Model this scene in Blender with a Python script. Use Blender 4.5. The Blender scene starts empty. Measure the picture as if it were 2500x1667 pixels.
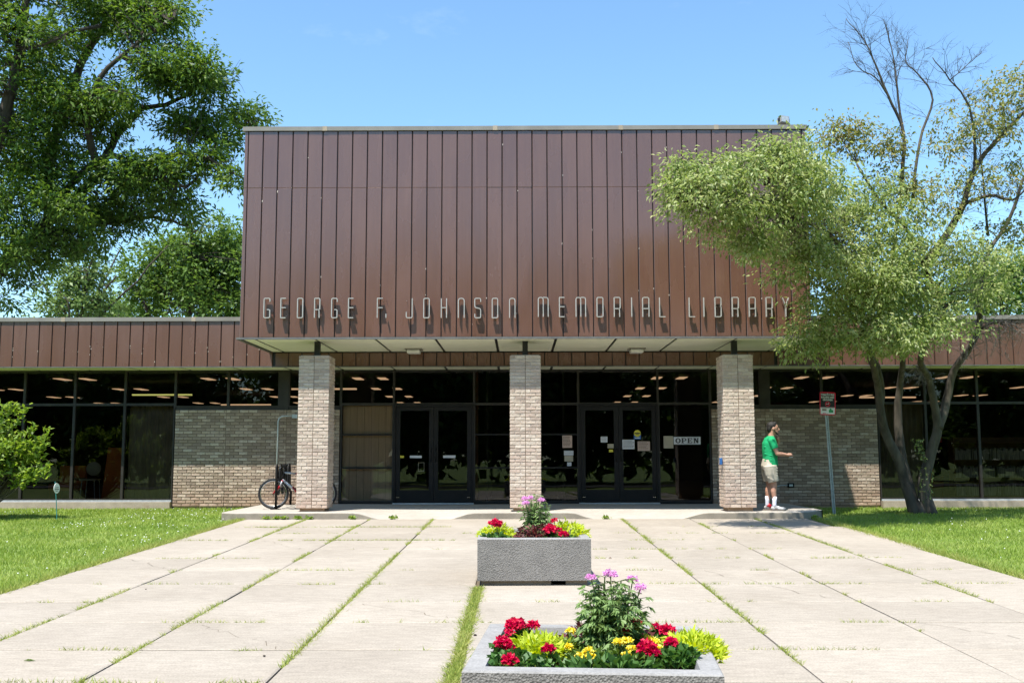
import bpy, math, random
import numpy as np
from mathutils import Vector, Matrix, noise
rnd = random.Random(7); NR = np.random.RandomState(11)
R = math.radians
sc = bpy.context.scene
COL = sc.collection

# ------------------------------------------------------------ camera, world, sun, exposure
ZC = 1.10
PITCH, YAW, ROLL = R(6.31), R(0.37), R(0.10)
FWD = Vector((-math.sin(YAW)*math.cos(PITCH), math.cos(YAW)*math.cos(PITCH), math.sin(PITCH)))
RIGHT0 = Vector((math.cos(YAW), math.sin(YAW), 0)); UP0 = RIGHT0.cross(FWD)
CR = RIGHT0*math.cos(ROLL) - UP0*math.sin(ROLL)
CU = UP0*math.cos(ROLL) + RIGHT0*math.sin(ROLL)
cam = bpy.data.cameras.new('camera'); camo = bpy.data.objects.new('camera', cam); COL.objects.link(camo)
cam.sensor_width = 36; cam.lens = 36.0; cam.clip_end = 2000; cam.clip_start = 0.05
camo.matrix_world = Matrix(((CR.x, CU.x, -FWD.x, 0), (CR.y, CU.y, -FWD.y, 0), (CR.z, CU.z, -FWD.z, ZC), (0, 0, 0, 1)))
sc.camera = camo

SUNDIR = Vector((0.6, 1.0, -2.5)).normalized()          # direction the light travels
SUN_EL = math.asin(-SUNDIR.z)
toward = -SUNDIR
world = bpy.data.worlds.new('World'); sc.world = world; world.use_nodes = True
wn = world.node_tree.nodes; wl = world.node_tree.links
bg = wn['Background']; sky = wn.new('ShaderNodeTexSky'); sky.sky_type = 'NISHITA'; sky.sun_disc = False
sky.sun_elevation = SUN_EL
sky.sun_rotation = math.atan2(toward.x, toward.y)
sky.altitude = 200; sky.air_density = 1.15; sky.dust_density = 0.5; sky.ozone_density = 1.6
tint = wn.new('ShaderNodeMix'); tint.data_type = 'RGBA'; tint.blend_type = 'MULTIPLY'; tint.inputs[0].default_value = 1
wl.new(sky.outputs[0], tint.inputs[6]); tint.inputs[7].default_value = (.86, 1.07, 1.16, 1)
# a few thin wisps of cloud
tc = wn.new('ShaderNodeTexCoord'); mpw = wn.new('ShaderNodeMapping'); mpw.inputs['Scale'].default_value = (5, 5, 11); wl.new(tc.outputs['Generated'], mpw.inputs[0])
cn = wn.new('ShaderNodeTexNoise'); cn.inputs['Scale'].default_value = 1.7; cn.inputs['Detail'].default_value = 7; cn.inputs['Roughness'].default_value = .62; wl.new(mpw.outputs[0], cn.inputs[0])
cm = wn.new('ShaderNodeMapRange'); cm.inputs['From Min'].default_value = .66; cm.inputs['From Max'].default_value = .85; cm.inputs['To Max'].default_value = .12; wl.new(cn.outputs[0], cm.inputs[0])
cx_ = wn.new('ShaderNodeMix'); cx_.data_type = 'RGBA'; wl.new(cm.outputs[0], cx_.inputs[0]); wl.new(tint.outputs[2], cx_.inputs[6]); cx_.inputs[7].default_value = (6, 6.6, 7.2, 1)
wl.new(cx_.outputs[2], bg.inputs[0]); bg.inputs[1].default_value = 0.13
sl = bpy.data.lights.new('sun', 'SUN'); sl.energy = 5.0; sl.angle = R(0.53); sl.color = (1.0, 0.955, 0.88)
so = bpy.data.objects.new('sun', sl); COL.objects.link(so)
so.rotation_euler = SUNDIR.to_track_quat('-Z', 'Y').to_euler(); so.location = (0, 0, 30)
sc.view_settings.view_transform = 'Standard'; sc.view_settings.look = 'None'
sc.view_settings.exposure = 0.80; sc.view_settings.gamma = 1.0; sc.view_settings.use_curve_mapping = False
sc.render.engine = 'CYCLES'
sc.cycles.max_bounces = 10; sc.cycles.transparent_max_bounces = 12; sc.cycles.caustics_reflective = False; sc.cycles.caustics_refractive = False

def at(px, py, Y):
    """point of the place at depth Y along the sight line of a place in the photograph (2500 px wide)"""
    d = FWD + CR*((px-1250)/2500) + CU*((833.5-py)/2500)
    t = Y/d.y
    return Vector((d.x*t, Y, ZC+d.z*t))
def atd(px, py, Y):          # same, 2352-px reading
    return at(px*1.06293, py*1.06293, Y)
def gz(x, y):                # height of the paving plane
    y = min(max(y, -30), 24)
    return -0.5+0.0186*y

# ------------------------------------------------------------ materials
def newmat(name):
    m = bpy.data.materials.new(name); m.use_nodes = True
    return m, m.node_tree.nodes, m.node_tree.links, m.node_tree.nodes['Principled BSDF']
def pmat(name, c1, c2=None, scale=5, rough=.7, bump=0, bscale=60, rv=0.0, spec=.4, metal=0, detail=5, stretch=None, isl=False):
    m, N, L, P = newmat(name)
    P.inputs['Roughness'].default_value = rough; P.inputs['Metallic'].default_value = metal
    P.inputs['Specular IOR Level'].default_value = spec
    geo = N.new('ShaderNodeNewGeometry'); vec = geo.outputs['Position']
    if stretch:
        mp = N.new('ShaderNodeMapping'); mp.inputs['Scale'].default_value = stretch; L.new(vec, mp.inputs[0]); vec = mp.outputs[0]
    if c2 is None: c2 = tuple(v*.8 for v in c1)
    nt = N.new('ShaderNodeTexNoise'); nt.inputs['Scale'].default_value = scale; nt.inputs['Detail'].default_value = detail
    L.new(vec, nt.inputs[0])
    cr = N.new('ShaderNodeValToRGB'); cr.color_ramp.elements[0].position = .35; cr.color_ramp.elements[1].position = .65
    cr.color_ramp.elements[0].color = (*c1, 1); cr.color_ramp.elements[1].color = (*c2, 1)
    L.new(nt.outputs[0], cr.inputs[0]); out = cr.outputs[0]
    if rv:
        if isl: rn = geo.outputs['Random Per Island']
        else: rn = N.new('ShaderNodeObjectInfo').outputs['Random']
        mr = N.new('ShaderNodeMapRange'); mr.inputs['To Min'].default_value = 1-rv; mr.inputs['To Max'].default_value = 1+rv
        L.new(rn, mr.inputs[0])
        hs = N.new('ShaderNodeHueSaturation'); L.new(out, hs.inputs['Color']); L.new(mr.outputs[0], hs.inputs['Value']); out = hs.outputs[0]
    L.new(out, P.inputs['Base Color'])
    if bump:
        nb = N.new('ShaderNodeTexNoise'); nb.inputs['Scale'].default_value = bscale; nb.inputs['Detail'].default_value = 4
        L.new(vec, nb.inputs[0])
        b = N.new('ShaderNodeBump'); b.inputs['Strength'].default_value = min(1, bump); b.inputs['Distance'].default_value = .01
        L.new(nb.outputs[0], b.inputs['Height']); L.new(b.outputs[0], P.inputs['Normal'])
    return m
def leafmat(name, cols, trans=.35, rough=.5, nscale=.8, shine=.35, nm=.45):
    """cols: ramp colours picked per leaf, shifted by a slow noise"""
    m, N, L, P = newmat(name)
    geo = N.new('ShaderNodeNewGeometry')
    nt = N.new('ShaderNodeTexNoise'); nt.inputs['Scale'].default_value = nscale; L.new(geo.outputs['Position'], nt.inputs[0])
    mx = N.new('ShaderNodeMix'); mx.data_type = 'FLOAT'; mx.inputs[0].default_value = nm
    L.new(geo.outputs['Random Per Island'], mx.inputs[2]); L.new(nt.outputs[0], mx.inputs[3])
    cr = N.new('ShaderNodeValToRGB'); el = cr.color_ramp.elements
    while len(el) < len(cols): el.new(.5)
    for i, c in enumerate(cols): el[i].position = .12+.76*i/(len(cols)-1); el[i].color = (*c, 1)
    L.new(mx.outputs[0], cr.inputs[0]); L.new(cr.outputs[0], P.inputs['Base Color'])
    P.inputs['Roughness'].default_value = rough; P.inputs['Specular IOR Level'].default_value = shine
    tr = N.new('ShaderNodeBsdfTranslucent')
    hs = N.new('ShaderNodeHueSaturation'); hs.inputs['Hue'].default_value = .485; hs.inputs['Value'].default_value = 1.5; hs.inputs['Saturation'].default_value = 1.1
    L.new(cr.outputs[0], hs.inputs['Color']); L.new(hs.outputs[0], tr.inputs[0])
    ms = N.new('ShaderNodeMixShader'); ms.inputs[0].default_value = trans
    L.new(P.outputs[0], ms.inputs[1]); L.new(tr.outputs[0], ms.inputs[2])
    L.new(ms.outputs[0], N['Material Output'].inputs[0])
    return m
def brickmat(name, cols, dark):
    m, N, L, P = newmat(name)
    P.inputs['Roughness'].default_value = .9; P.inputs['Specular IOR Level'].default_value = .2
    geo = N.new('ShaderNodeNewGeometry'); oi = N.new('ShaderNodeObjectInfo')
    ad = N.new('ShaderNodeMath'); ad.operation = 'ADD'; L.new(geo.outputs['Random Per Island'], ad.inputs[0]); L.new(oi.outputs['Random'], ad.inputs[1])
    fr = N.new('ShaderNodeMath'); fr.operation = 'FRACT'; L.new(ad.outputs[0], fr.inputs[0])
    cr = N.new('ShaderNodeValToRGB'); cr.color_ramp.interpolation = 'CONSTANT'; el = cr.color_ramp.elements
    while len(el) < len(cols): el.new(.5)
    for i, c in enumerate(cols): el[i].position = i/len(cols); el[i].color = (*c, 1)
    L.new(fr.outputs[0], cr.inputs[0])
    mp = N.new('ShaderNodeMapping'); mp.inputs['Scale'].default_value = (1, 1, 2.6); L.new(geo.outputs['Position'], mp.inputs[0])
    nt = N.new('ShaderNodeTexNoise'); nt.inputs['Scale'].default_value = 22; nt.inputs['Detail'].default_value = 8; L.new(mp.outputs[0], nt.inputs[0])
    mr = N.new('ShaderNodeMapRange'); mr.inputs['From Min'].default_value = .32; mr.inputs['From Max'].default_value = .68; mr.inputs['To Min'].default_value = 0; mr.inputs['To Max'].default_value = .5
    L.new(nt.outputs[0], mr.inputs[0])
    mx = N.new('ShaderNodeMix'); mx.data_type = 'RGBA'; L.new(mr.outputs[0], mx.inputs[0]); L.new(cr.outputs[0], mx.inputs[6]); mx.inputs[7].default_value = (*dark, 1)
    # iron stain splashed up from the ground
    sx = N.new('ShaderNodeSeparateXYZ'); L.new(geo.outputs['Position'], sx.inputs[0])
    sr = N.new('ShaderNodeMapRange'); sr.inputs['From Min'].default_value = .02; sr.inputs['From Max'].default_value = .50; sr.inputs['To Min'].default_value = .42; sr.inputs['To Max'].default_value = 0; L.new(sx.outputs[2], sr.inputs[0])
    sn = N.new('ShaderNodeTexNoise'); sn.inputs['Scale'].default_value = 1.6; sn.inputs['Detail'].default_value = 5; L.new(geo.outputs['Position'], sn.inputs[0])
    sm_ = N.new('ShaderNodeMath'); sm_.operation = 'MULTIPLY'; L.new(sr.outputs[0], sm_.inputs[0]); L.new(sn.outputs[0], sm_.inputs[1])
    mz = N.new('ShaderNodeMix'); mz.data_type = 'RGBA'; L.new(sm_.outputs[0], mz.inputs[0]); L.new(mx.outputs[2], mz.inputs[6]); mz.inputs[7].default_value = (.44, .21, .11, 1)
    L.new(mz.outputs[2], P.inputs['Base Color'])
    b = N.new('ShaderNodeBump'); b.inputs['Strength'].default_value = .8; b.inputs['Distance'].default_value = .012
    n2 = N.new('ShaderNodeTexNoise'); n2.inputs['Scale'].default_value = 30; n2.inputs['Detail'].default_value = 6; n2.inputs['Distortion'].default_value = 1.5; L.new(mp.outputs[0], n2.inputs[0])
    L.new(n2.outputs[0], b.inputs['Height']); L.new(b.outputs[0], P.inputs['Normal'])
    return m
def emat(name, col, s):
    m, N, L, P = newmat(name)
    P.inputs['Base Color'].default_value = (*col, 1); P.inputs['Emission Color'].default_value = (*col, 1); P.inputs['Emission Strength'].default_value = s
    return m
def glassmat(name, tint, refl=1.0):
    m, N, L, P = newmat(name)
    N.remove(P)
    t = N.new('ShaderNodeBsdfTransparent'); t.inputs[0].default_value = (*tint, 1)
    g = N.new('ShaderNodeBsdfGlossy'); g.inputs['Roughness'].default_value = .0; g.inputs[0].default_value = (.95, .97, 1, 1)
    f = N.new('ShaderNodeFresnel'); f.inputs[0].default_value = 1.5
    # slight waviness of old plate glass
    geo = N.new('ShaderNodeNewGeometry'); nt = N.new('ShaderNodeTexNoise'); nt.inputs['Scale'].default_value = 1.3; nt.inputs['Detail'].default_value = 1
    L.new(geo.outputs['Position'], nt.inputs[0])
    b = N.new('ShaderNodeBump'); b.inputs['Strength'].default_value = .05; b.inputs['Distance'].default_value = .02
    L.new(nt.outputs[0], b.inputs['Height']); L.new(b.outputs[0], g.inputs['Normal'])
    ms = N.new('ShaderNodeMixShader')
    L.new(f.outputs[0], ms.inputs[0]); L.new(t.outputs[0], ms.inputs[1]); L.new(g.outputs[0], ms.inputs[2])
    L.new(ms.outputs[0], N['Material Output'].inputs[0])
    return m

# brown enamelled wall panels
def panelmat():
    m, N, L, P = newmat('brown_enamel')
    geo = N.new('ShaderNodeNewGeometry'); oi = N.new('ShaderNodeObjectInfo')
    mp = N.new('ShaderNodeMapping'); mp.inputs['Scale'].default_value = (1.5, 1, .5); L.new(geo.outputs['Position'], mp.inputs[0])
    nt = N.new('ShaderNodeTexNoise'); nt.inputs['Scale'].default_value = 1.2; nt.inputs['Detail'].default_value = 4; L.new(mp.outputs[0], nt.inputs[0])
    cr = N.new('ShaderNodeValToRGB'); cr.color_ramp.elements[0].position = .3; cr.color_ramp.elements[1].position = .7
    cr.color_ramp.elements[0].color = (.120, .058, .039, 1); cr.color_ramp.elements[1].color = (.140, .070, .049, 1)
    L.new(nt.outputs[0], cr.inputs[0])
    mr = N.new('ShaderNodeMapRange'); mr.inputs['To Min'].default_value = .96; mr.inputs['To Max'].default_value = 1.04; L.new(oi.outputs['Random'], mr.inputs[0])
    hs = N.new('ShaderNodeHueSaturation'); L.new(cr.outputs[0], hs.inputs['Color']); L.new(mr.outputs[0], hs.inputs['Value'])
    # chips of bare metal
    ch = N.new('ShaderNodeTexNoise'); ch.inputs['Scale'].default_value = 9; ch.inputs['Detail'].default_value = 3
    mp2 = N.new('ShaderNodeMapping'); mp2.inputs['Scale'].default_value = (2.2, 1, .7); L.new(geo.outputs['Position'], mp2.inputs[0]); L.new(mp2.outputs[0], ch.inputs[0])
    th = N.new('ShaderNodeMath'); th.operation = 'GREATER_THAN'; th.inputs[1].default_value = .795; L.new(ch.outputs[0], th.inputs[0])
    mx = N.new('ShaderNodeMix'); mx.data_type = 'RGBA'; L.new(th.outputs[0], mx.inputs[0]); L.new(hs.outputs[0], mx.inputs[6]); mx.inputs[7].default_value = (.34, .25, .22, 1)
    L.new(mx.outputs[2], P.inputs['Base Color'])
    P.inputs['Specular IOR Level'].default_value = .5; P.inputs['Coat Weight'].default_value = .9; P.inputs['Coat Roughness'].default_value = .16
    rm = N.new('ShaderNodeMapRange'); rm.inputs['From Min'].default_value = .3; rm.inputs['From Max'].default_value = .7; rm.inputs['To Min'].default_value = .17; rm.inputs['To Max'].default_value = .36; L.new(nt.outputs[0], rm.inputs[0]); L.new(rm.outputs[0], P.inputs['Roughness'])
    # faded vertical run marks
    mp3 = N.new('ShaderNodeMapping'); mp3.inputs['Scale'].default_value = (16, 1, .7); L.new(geo.outputs['Position'], mp3.inputs[0])
    n3 = N.new('ShaderNodeTexNoise'); n3.inputs['Scale'].default_value = 1.0; n3.inputs['Detail'].default_value = 5; L.new(mp3.outputs[0], n3.inputs[0])
    r3 = N.new('ShaderNodeMapRange'); r3.inputs['From Min'].default_value = .35; r3.inputs['From Max'].default_value = .75; r3.inputs['To Min'].default_value = .97; r3.inputs['To Max'].default_value = 1.08; L.new(n3.outputs[0], r3.inputs[0])
    h3 = N.new('ShaderNodeHueSaturation'); L.new(mx.outputs[2], h3.inputs['Color']); L.new(r3.outputs[0], h3.inputs['Value']); L.new(h3.outputs[0], P.inputs['Base Color'])
    b = N.new('ShaderNodeBump'); b.inputs['Strength'].default_value = .18; b.inputs['Distance'].default_value = .02
    n2 = N.new('ShaderNodeTexNoise'); n2.inputs['Scale'].default_value = .9; L.new(mp.outputs[0], n2.inputs[0]); L.new(n2.outputs[0], b.inputs['Height']); L.new(b.outputs[0], P.inputs['Normal'])
    return m
def concretemat(name, c1, c2, rv=.0, agg=0.0):
    m, N, L, P = newmat(name)
    P.inputs['Roughness'].default_value = .92; P.inputs['Specular IOR Level'].default_value = .2
    geo = N.new('ShaderNodeNewGeometry'); pos = geo.outputs['Position']
    def nz(s, d, st=None):
        n = N.new('ShaderNodeTexNoise'); n.inputs['Scale'].default_value = s; n.inputs['Detail'].default_value = d
        if st:
            mp = N.new('ShaderNodeMapping'); mp.inputs['Scale'].default_value = st; L.new(pos, mp.inputs[0]); L.new(mp.outputs[0], n.inputs[0])
        else: L.new(pos, n.inputs[0])
        return n.outputs[0]
    cr = N.new('ShaderNodeValToRGB'); cr.color_ramp.elements[0].position = .3; cr.color_ramp.elements[1].position = .72
    cr.color_ramp.elements[0].color = (*c1, 1); cr.color_ramp.elements[1].color = (*c2, 1)
    L.new(nz(.9, 8), cr.inputs[0]); out = cr.outputs[0]
    def mul(out, fac_socket, lo, hi, fmin, fmax):
        mr = N.new('ShaderNodeMapRange'); mr.inputs['From Min'].default_value = fmin; mr.inputs['From Max'].default_value = fmax
        mr.inputs['To Min'].default_value = lo; mr.inputs['To Max'].default_value = hi; L.new(fac_socket, mr.inputs[0])
        hs = N.new('ShaderNodeHueSaturation'); L.new(out, hs.inputs['Color']); L.new(mr.outputs[0], hs.inputs['Value']); return hs.outputs[0]
    out = mul(out, nz(70, 6), .86, 1.1, .35, .65)
    out = mul(out, nz(6, 8, (1, 3.5, 1)), .9, 1.06, .35, .65)
    if rv: out = mul(out, N.new('ShaderNodeObjectInfo').outputs['Random'], 1-rv, 1+rv, 0, 1)
    st = N.new('ShaderNodeMapRange'); st.inputs['From Min'].default_value = .68; st.inputs['From Max'].default_value = .8; st.inputs['To Max'].default_value = .55; L.new(nz(2.3, 6), st.inputs[0])
    mx = N.new('ShaderNodeMix'); mx.data_type = 'RGBA'; L.new(st.outputs[0], mx.inputs[0]); L.new(out, mx.inputs[6]); mx.inputs[7].default_value = (c1[0]*.72, c1[1]*.6, c1[2]*.5, 1)
    out = mx.outputs[2]
    L.new(out, P.inputs['Base Color'])
    b = N.new('ShaderNodeBump'); b.inputs['Strength'].default_value = .5; b.inputs['Distance'].default_value = .004
    if agg:
        vo = N.new('ShaderNodeTexVoronoi'); vo.inputs['Scale'].default_value = 85; L.new(pos, vo.inputs[0])
        b.inputs['Strength'].default_value = 1; b.inputs['Distance'].default_value = agg; L.new(vo.outputs['Distance'], b.inputs['Height'])
        out2 = mul(out, vo.outputs['Distance'], 1.14, .74, .1, .75); L.new(out2, P.inputs['Base Color'])
        vo.inputs['Randomness'].default_value = 1
    else: L.new(nz(110, 4), b.inputs['Height'])
    L.new(b.outputs[0], P.inputs['Normal'])
    return m

M = {}
M['panel'] = panelmat()
M['dark'] = pmat('black_metal', (.012, .012, .012), (.02, .02, .02), rough=.5)
M['frame'] = pmat('bronze_window_frame', (.022, .019, .016), (.034, .030, .025), rough=.5, spec=.3)
M['coping'] = pmat('grey_coping', (.19,.175,.155), (.23,.215,.19), scale=3, rough=.5)
M['soffit'] = pmat('cream_soffit', (.80,.80,.66), (.74,.75,.62), scale=1.2, rough=.6, rv=.04)
M['soffit_lip'] = pmat('grey_soffit_lip', (.10, .10, .10), (.14, .14, .13), rough=.5)
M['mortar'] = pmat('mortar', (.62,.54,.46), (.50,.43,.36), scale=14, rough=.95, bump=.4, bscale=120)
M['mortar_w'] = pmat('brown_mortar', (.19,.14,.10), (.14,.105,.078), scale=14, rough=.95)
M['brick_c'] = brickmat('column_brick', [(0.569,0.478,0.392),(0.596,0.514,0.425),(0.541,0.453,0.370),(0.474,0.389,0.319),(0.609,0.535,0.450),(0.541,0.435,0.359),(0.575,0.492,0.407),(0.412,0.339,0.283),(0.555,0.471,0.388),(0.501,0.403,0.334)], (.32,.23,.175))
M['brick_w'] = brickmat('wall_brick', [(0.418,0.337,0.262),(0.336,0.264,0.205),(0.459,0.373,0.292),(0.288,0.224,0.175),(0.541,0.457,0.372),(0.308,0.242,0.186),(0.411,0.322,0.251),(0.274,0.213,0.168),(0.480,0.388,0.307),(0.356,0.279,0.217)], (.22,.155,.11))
M['footing'] = concretemat('rusty_footing', (.32,.20,.12), (.38,.27,.18))
M['slab'] = concretemat('paving_concrete', (.315,.272,.22), (.375,.328,.27), rv=.06)
M['porch'] = concretemat('porch_concrete', (.37,.335,.285), (.42,.385,.34))
M['kerb'] = concretemat('kerb_concrete', (.19,.165,.13), (.27,.24,.19))
M['sill'] = concretemat('sill_concrete', (.34,.28,.21), (.38,.32,.255))
M['planter'] = concretemat('aggregate_concrete', (.22,.21,.195), (.27,.258,.242), agg=.005)
M['rim'] = concretemat('planter_rim', (.25,.243,.232), (.31,.30,.29))
M['soil'] = pmat('soil', (.035,.022,.015), (.09,.06,.04), scale=40, rough=1, bump=1, bscale=60)
M['dirt'] = pmat('dirt', (.09,.07,.045), (.15,.12,.08), scale=20, rough=1)
M['lawn'] = pmat('lawn_base', (.12,.17,.035), (.18,.24,.055), scale=3, rough=1, bump=.8, bscale=40)
M['grass'] = leafmat('grass_blades', [(.12,.19,.03),(.20,.30,.05),(.30,.38,.08),(.48,.49,.20)], trans=.35, nscale=.9, shine=.2, nm=.68)
M['jgrass'] = leafmat('joint_grass', [(.12,.18,.03),(.22,.29,.06),(.33,.37,.09),(.45,.42,.17)], trans=.35, nscale=2, shine=.2)
M['bark_d'] = pmat('dark_bark', (.035,.028,.022), (.07,.055,.042), scale=8, rough=.95, bump=1, bscale=30, stretch=(1,1,.25))
M['bark_g'] = pmat('grey_bark', (.10,.085,.065), (.05,.042,.033), scale=9, rough=.95, bump=1, bscale=25, stretch=(1,1,.3))
M['twig'] = pmat('bare_twig', (.14,.12,.10), (.20,.17,.15), scale=9, rough=.9)
M['leaf_big'] = leafmat('big_tree_leaf', [(.035,.08,.014),(.065,.135,.022),(.11,.19,.03),(.20,.29,.055)], trans=.42, nscale=.35)
M['leaf_bg'] = leafmat('far_tree_leaf', [(.055,.11,.022),(.095,.17,.033),(.15,.24,.05)], trans=.4, nscale=.25)
M['leaf_bg2'] = leafmat('far_pale_leaf', [(.09,.15,.045),(.13,.21,.06),(.19,.27,.09)], trans=.3, nscale=.3)
M['leaf_r'] = leafmat('small_tree_leaf', [(.11,.175,.036),(.20,.28,.07),(.34,.40,.15),(.53,.55,.33)], trans=.42, nscale=.7)
M['leaf_r2'] = leafmat('olive_leaf', [(.10,.14,.03),(.19,.23,.06),(.30,.30,.10),(.32,.22,.10)], trans=.35, nscale=.7)
M['leaf_s'] = leafmat('shrub_leaf', [(.10,.19,.025),(.20,.31,.045),(.34,.44,.10)], trans=.4, nscale=2)
M['clear_glass'] = glassmat('clear_glass', (.74,.71,.66))
M['glass'] = glassmat('tinted_glass', (.46,.43,.39))
M['white'] = pmat('white_paint', (.72,.72,.70), (.66,.66,.64), rough=.4)
M['chip'] = pmat('bare_primer', (.55,.45,.38), (.62,.55,.48), rough=.7)
M['letter'] = pmat('brushed_letter_metal', (.47,.455,.42), (.40,.39,.36), scale=20, rough=.4, metal=.2)
M['black'] = pmat('black', (.010,.0095,.009), (.014,.013,.012), rough=.5, spec=.2)
M['rubber'] = pmat('rubber', (.02,.02,.02), (.03,.03,.03), rough=.8)
M['steel'] = pmat('galvanised_steel', (.48,.52,.54), (.38,.42,.44), scale=15, rough=.4, metal=.35)
M['chrome'] = pmat('chrome', (.6,.6,.6), (.5,.5,.5), rough=.2, metal=1)
M['red'] = pmat('red_paint', (.42,.012,.02), (.36,.01,.016), rough=.3)
M['signred'] = pmat('sign_red', (.72, .015, .05), (.66, .012, .045), rough=.35)
M['signblack'] = pmat('sign_black', (.008,.008,.009), (.012,.011,.012), rough=.4)
M['silver'] = pmat('silver_paint', (.42,.43,.45), (.36,.37,.39), rough=.35, metal=.3)
M['blue'] = pmat('blue_plastic', (.03,.13,.36), (.025,.11,.32), rough=.4)
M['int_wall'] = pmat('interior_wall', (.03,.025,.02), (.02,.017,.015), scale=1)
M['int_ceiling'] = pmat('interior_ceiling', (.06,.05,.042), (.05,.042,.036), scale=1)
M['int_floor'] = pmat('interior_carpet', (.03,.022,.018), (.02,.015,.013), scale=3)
M['lamp'] = emat('warm_fluorescent', (1, .68, .42), .62)
M['lamp_y'] = emat('yellow_fluorescent', (.75, .8, .25), .7)
M['troffer'] = pmat('troffer', (.40,.33,.26), (.35,.28,.22))
M['curtain'] = pmat('brown_curtain', (.42,.34,.26), (.30,.24,.18), scale=3)
M['boardp'] = pmat('tan_board', (.62,.47,.31), (.52,.39,.26), scale=4, stretch=(5,1,.3), rough=.6)
M['orange'] = pmat('orange_fabric', (.5,.11,.02), (.42,.09,.015))
M['wood'] = pmat('brown_wood', (.22,.10,.045), (.15,.07,.03), scale=6, stretch=(1,1,5))
M['books'] = pmat('book_spines', (.55,.50,.40), (.20,.16,.13), scale=26, stretch=(1.6,.2,.1), rough=.7, rv=.2)
M['pink_paper'] = pmat('pink_paper', (.50,.36,.30), (.47,.34,.28))
M['white_paper'] = pmat('white_paper', (.60,.60,.62), (.56,.56,.58))
M['tan_paper'] = pmat('tan_paper', (.40,.35,.26), (.37,.32,.24))
M['yellow'] = pmat('yellow_vinyl', (.62,.55,.06), (.58,.5,.05))
M['ink'] = pmat('ink', (.03,.03,.03), (.05,.05,.05))
M['signgreen'] = pmat('sign_green', (.04,.30,.12), (.04,.26,.1))
M['skin'] = pmat('skin', (.46,.25,.17), (.40,.21,.14), rough=.55, scale=12)
M['hair'] = pmat('dark_hair', (.012,.010,.009), (.02,.016,.013), rough=.6, bump=.8, bscale=90)
M['tshirt'] = pmat('green_tshirt', (.006,.33,.12), (.005,.28,.10), rough=.85, scale=9, bump=.8, bscale=9)
M['shorts'] = pmat('khaki_shorts', (.48,.43,.34), (.40,.355,.28), rough=.9, scale=10, bump=1, bscale=11)
M['sock'] = pmat('white_sock', (.70,.70,.76), (.62,.62,.7), rough=.9)
M['shoe'] = pmat('white_sneaker', (.62,.61,.60), (.16,.15,.15), scale=13, rough=.6)
M['sole'] = pmat('shoe_sole', (.20,.17,.14), (.15,.13,.11))
M['ger_red'] = leafmat('geranium_petal', [(.42,.003,.03),(.60,.006,.05),(.72,.015,.09)], trans=.25, nscale=20)
M['ger_leaf'] = leafmat('geranium_leaf', [(.04,.11,.025),(.07,.165,.035),(.11,.22,.05)], trans=.25, nscale=8)
M['lime'] = leafmat('lime_leaf', [(.30,.40,.03),(.45,.55,.04),(.60,.66,.07)], trans=.35, nscale=8)
M['marigold'] = leafmat('marigold_petal', [(.80,.62,.02),(.88,.76,.06),(.88,.82,.28)], trans=.2, nscale=20)
M['mar_leaf'] = leafmat('marigold_leaf', [(.06,.13,.02),(.12,.20,.035),(.17,.26,.06)], trans=.3, nscale=8)
M['cleome_leaf'] = leafmat('cleome_leaf', [(.10,.18,.055),(.17,.27,.09),(.26,.37,.14)], trans=.3, nscale=6)
M['cleome_pink'] = leafmat('cleome_petal', [(.60,.22,.50),(.76,.38,.66),(.80,.52,.74)], trans=.3, nscale=30)
M['coleus'] = leafmat('coleus_leaf', [(.07,.015,.02),(.14,.03,.035),(.08,.06,.03),(.30,.02,.04)], trans=.25, nscale=20)
M['stem'] = pmat('green_stem', (.09,.14,.04), (.07,.10,.03))
M['clover'] = pmat('clover_white', (.75,.75,.68), (.68,.70,.60))
M['asphalt'] = pmat('asphalt', (.05,.05,.05), (.06,.06,.058), scale=30, rough=.9)
M['shingle'] = pmat('roof_gravel', (.2,.19,.18), (.26,.25,.23), scale=20)

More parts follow.
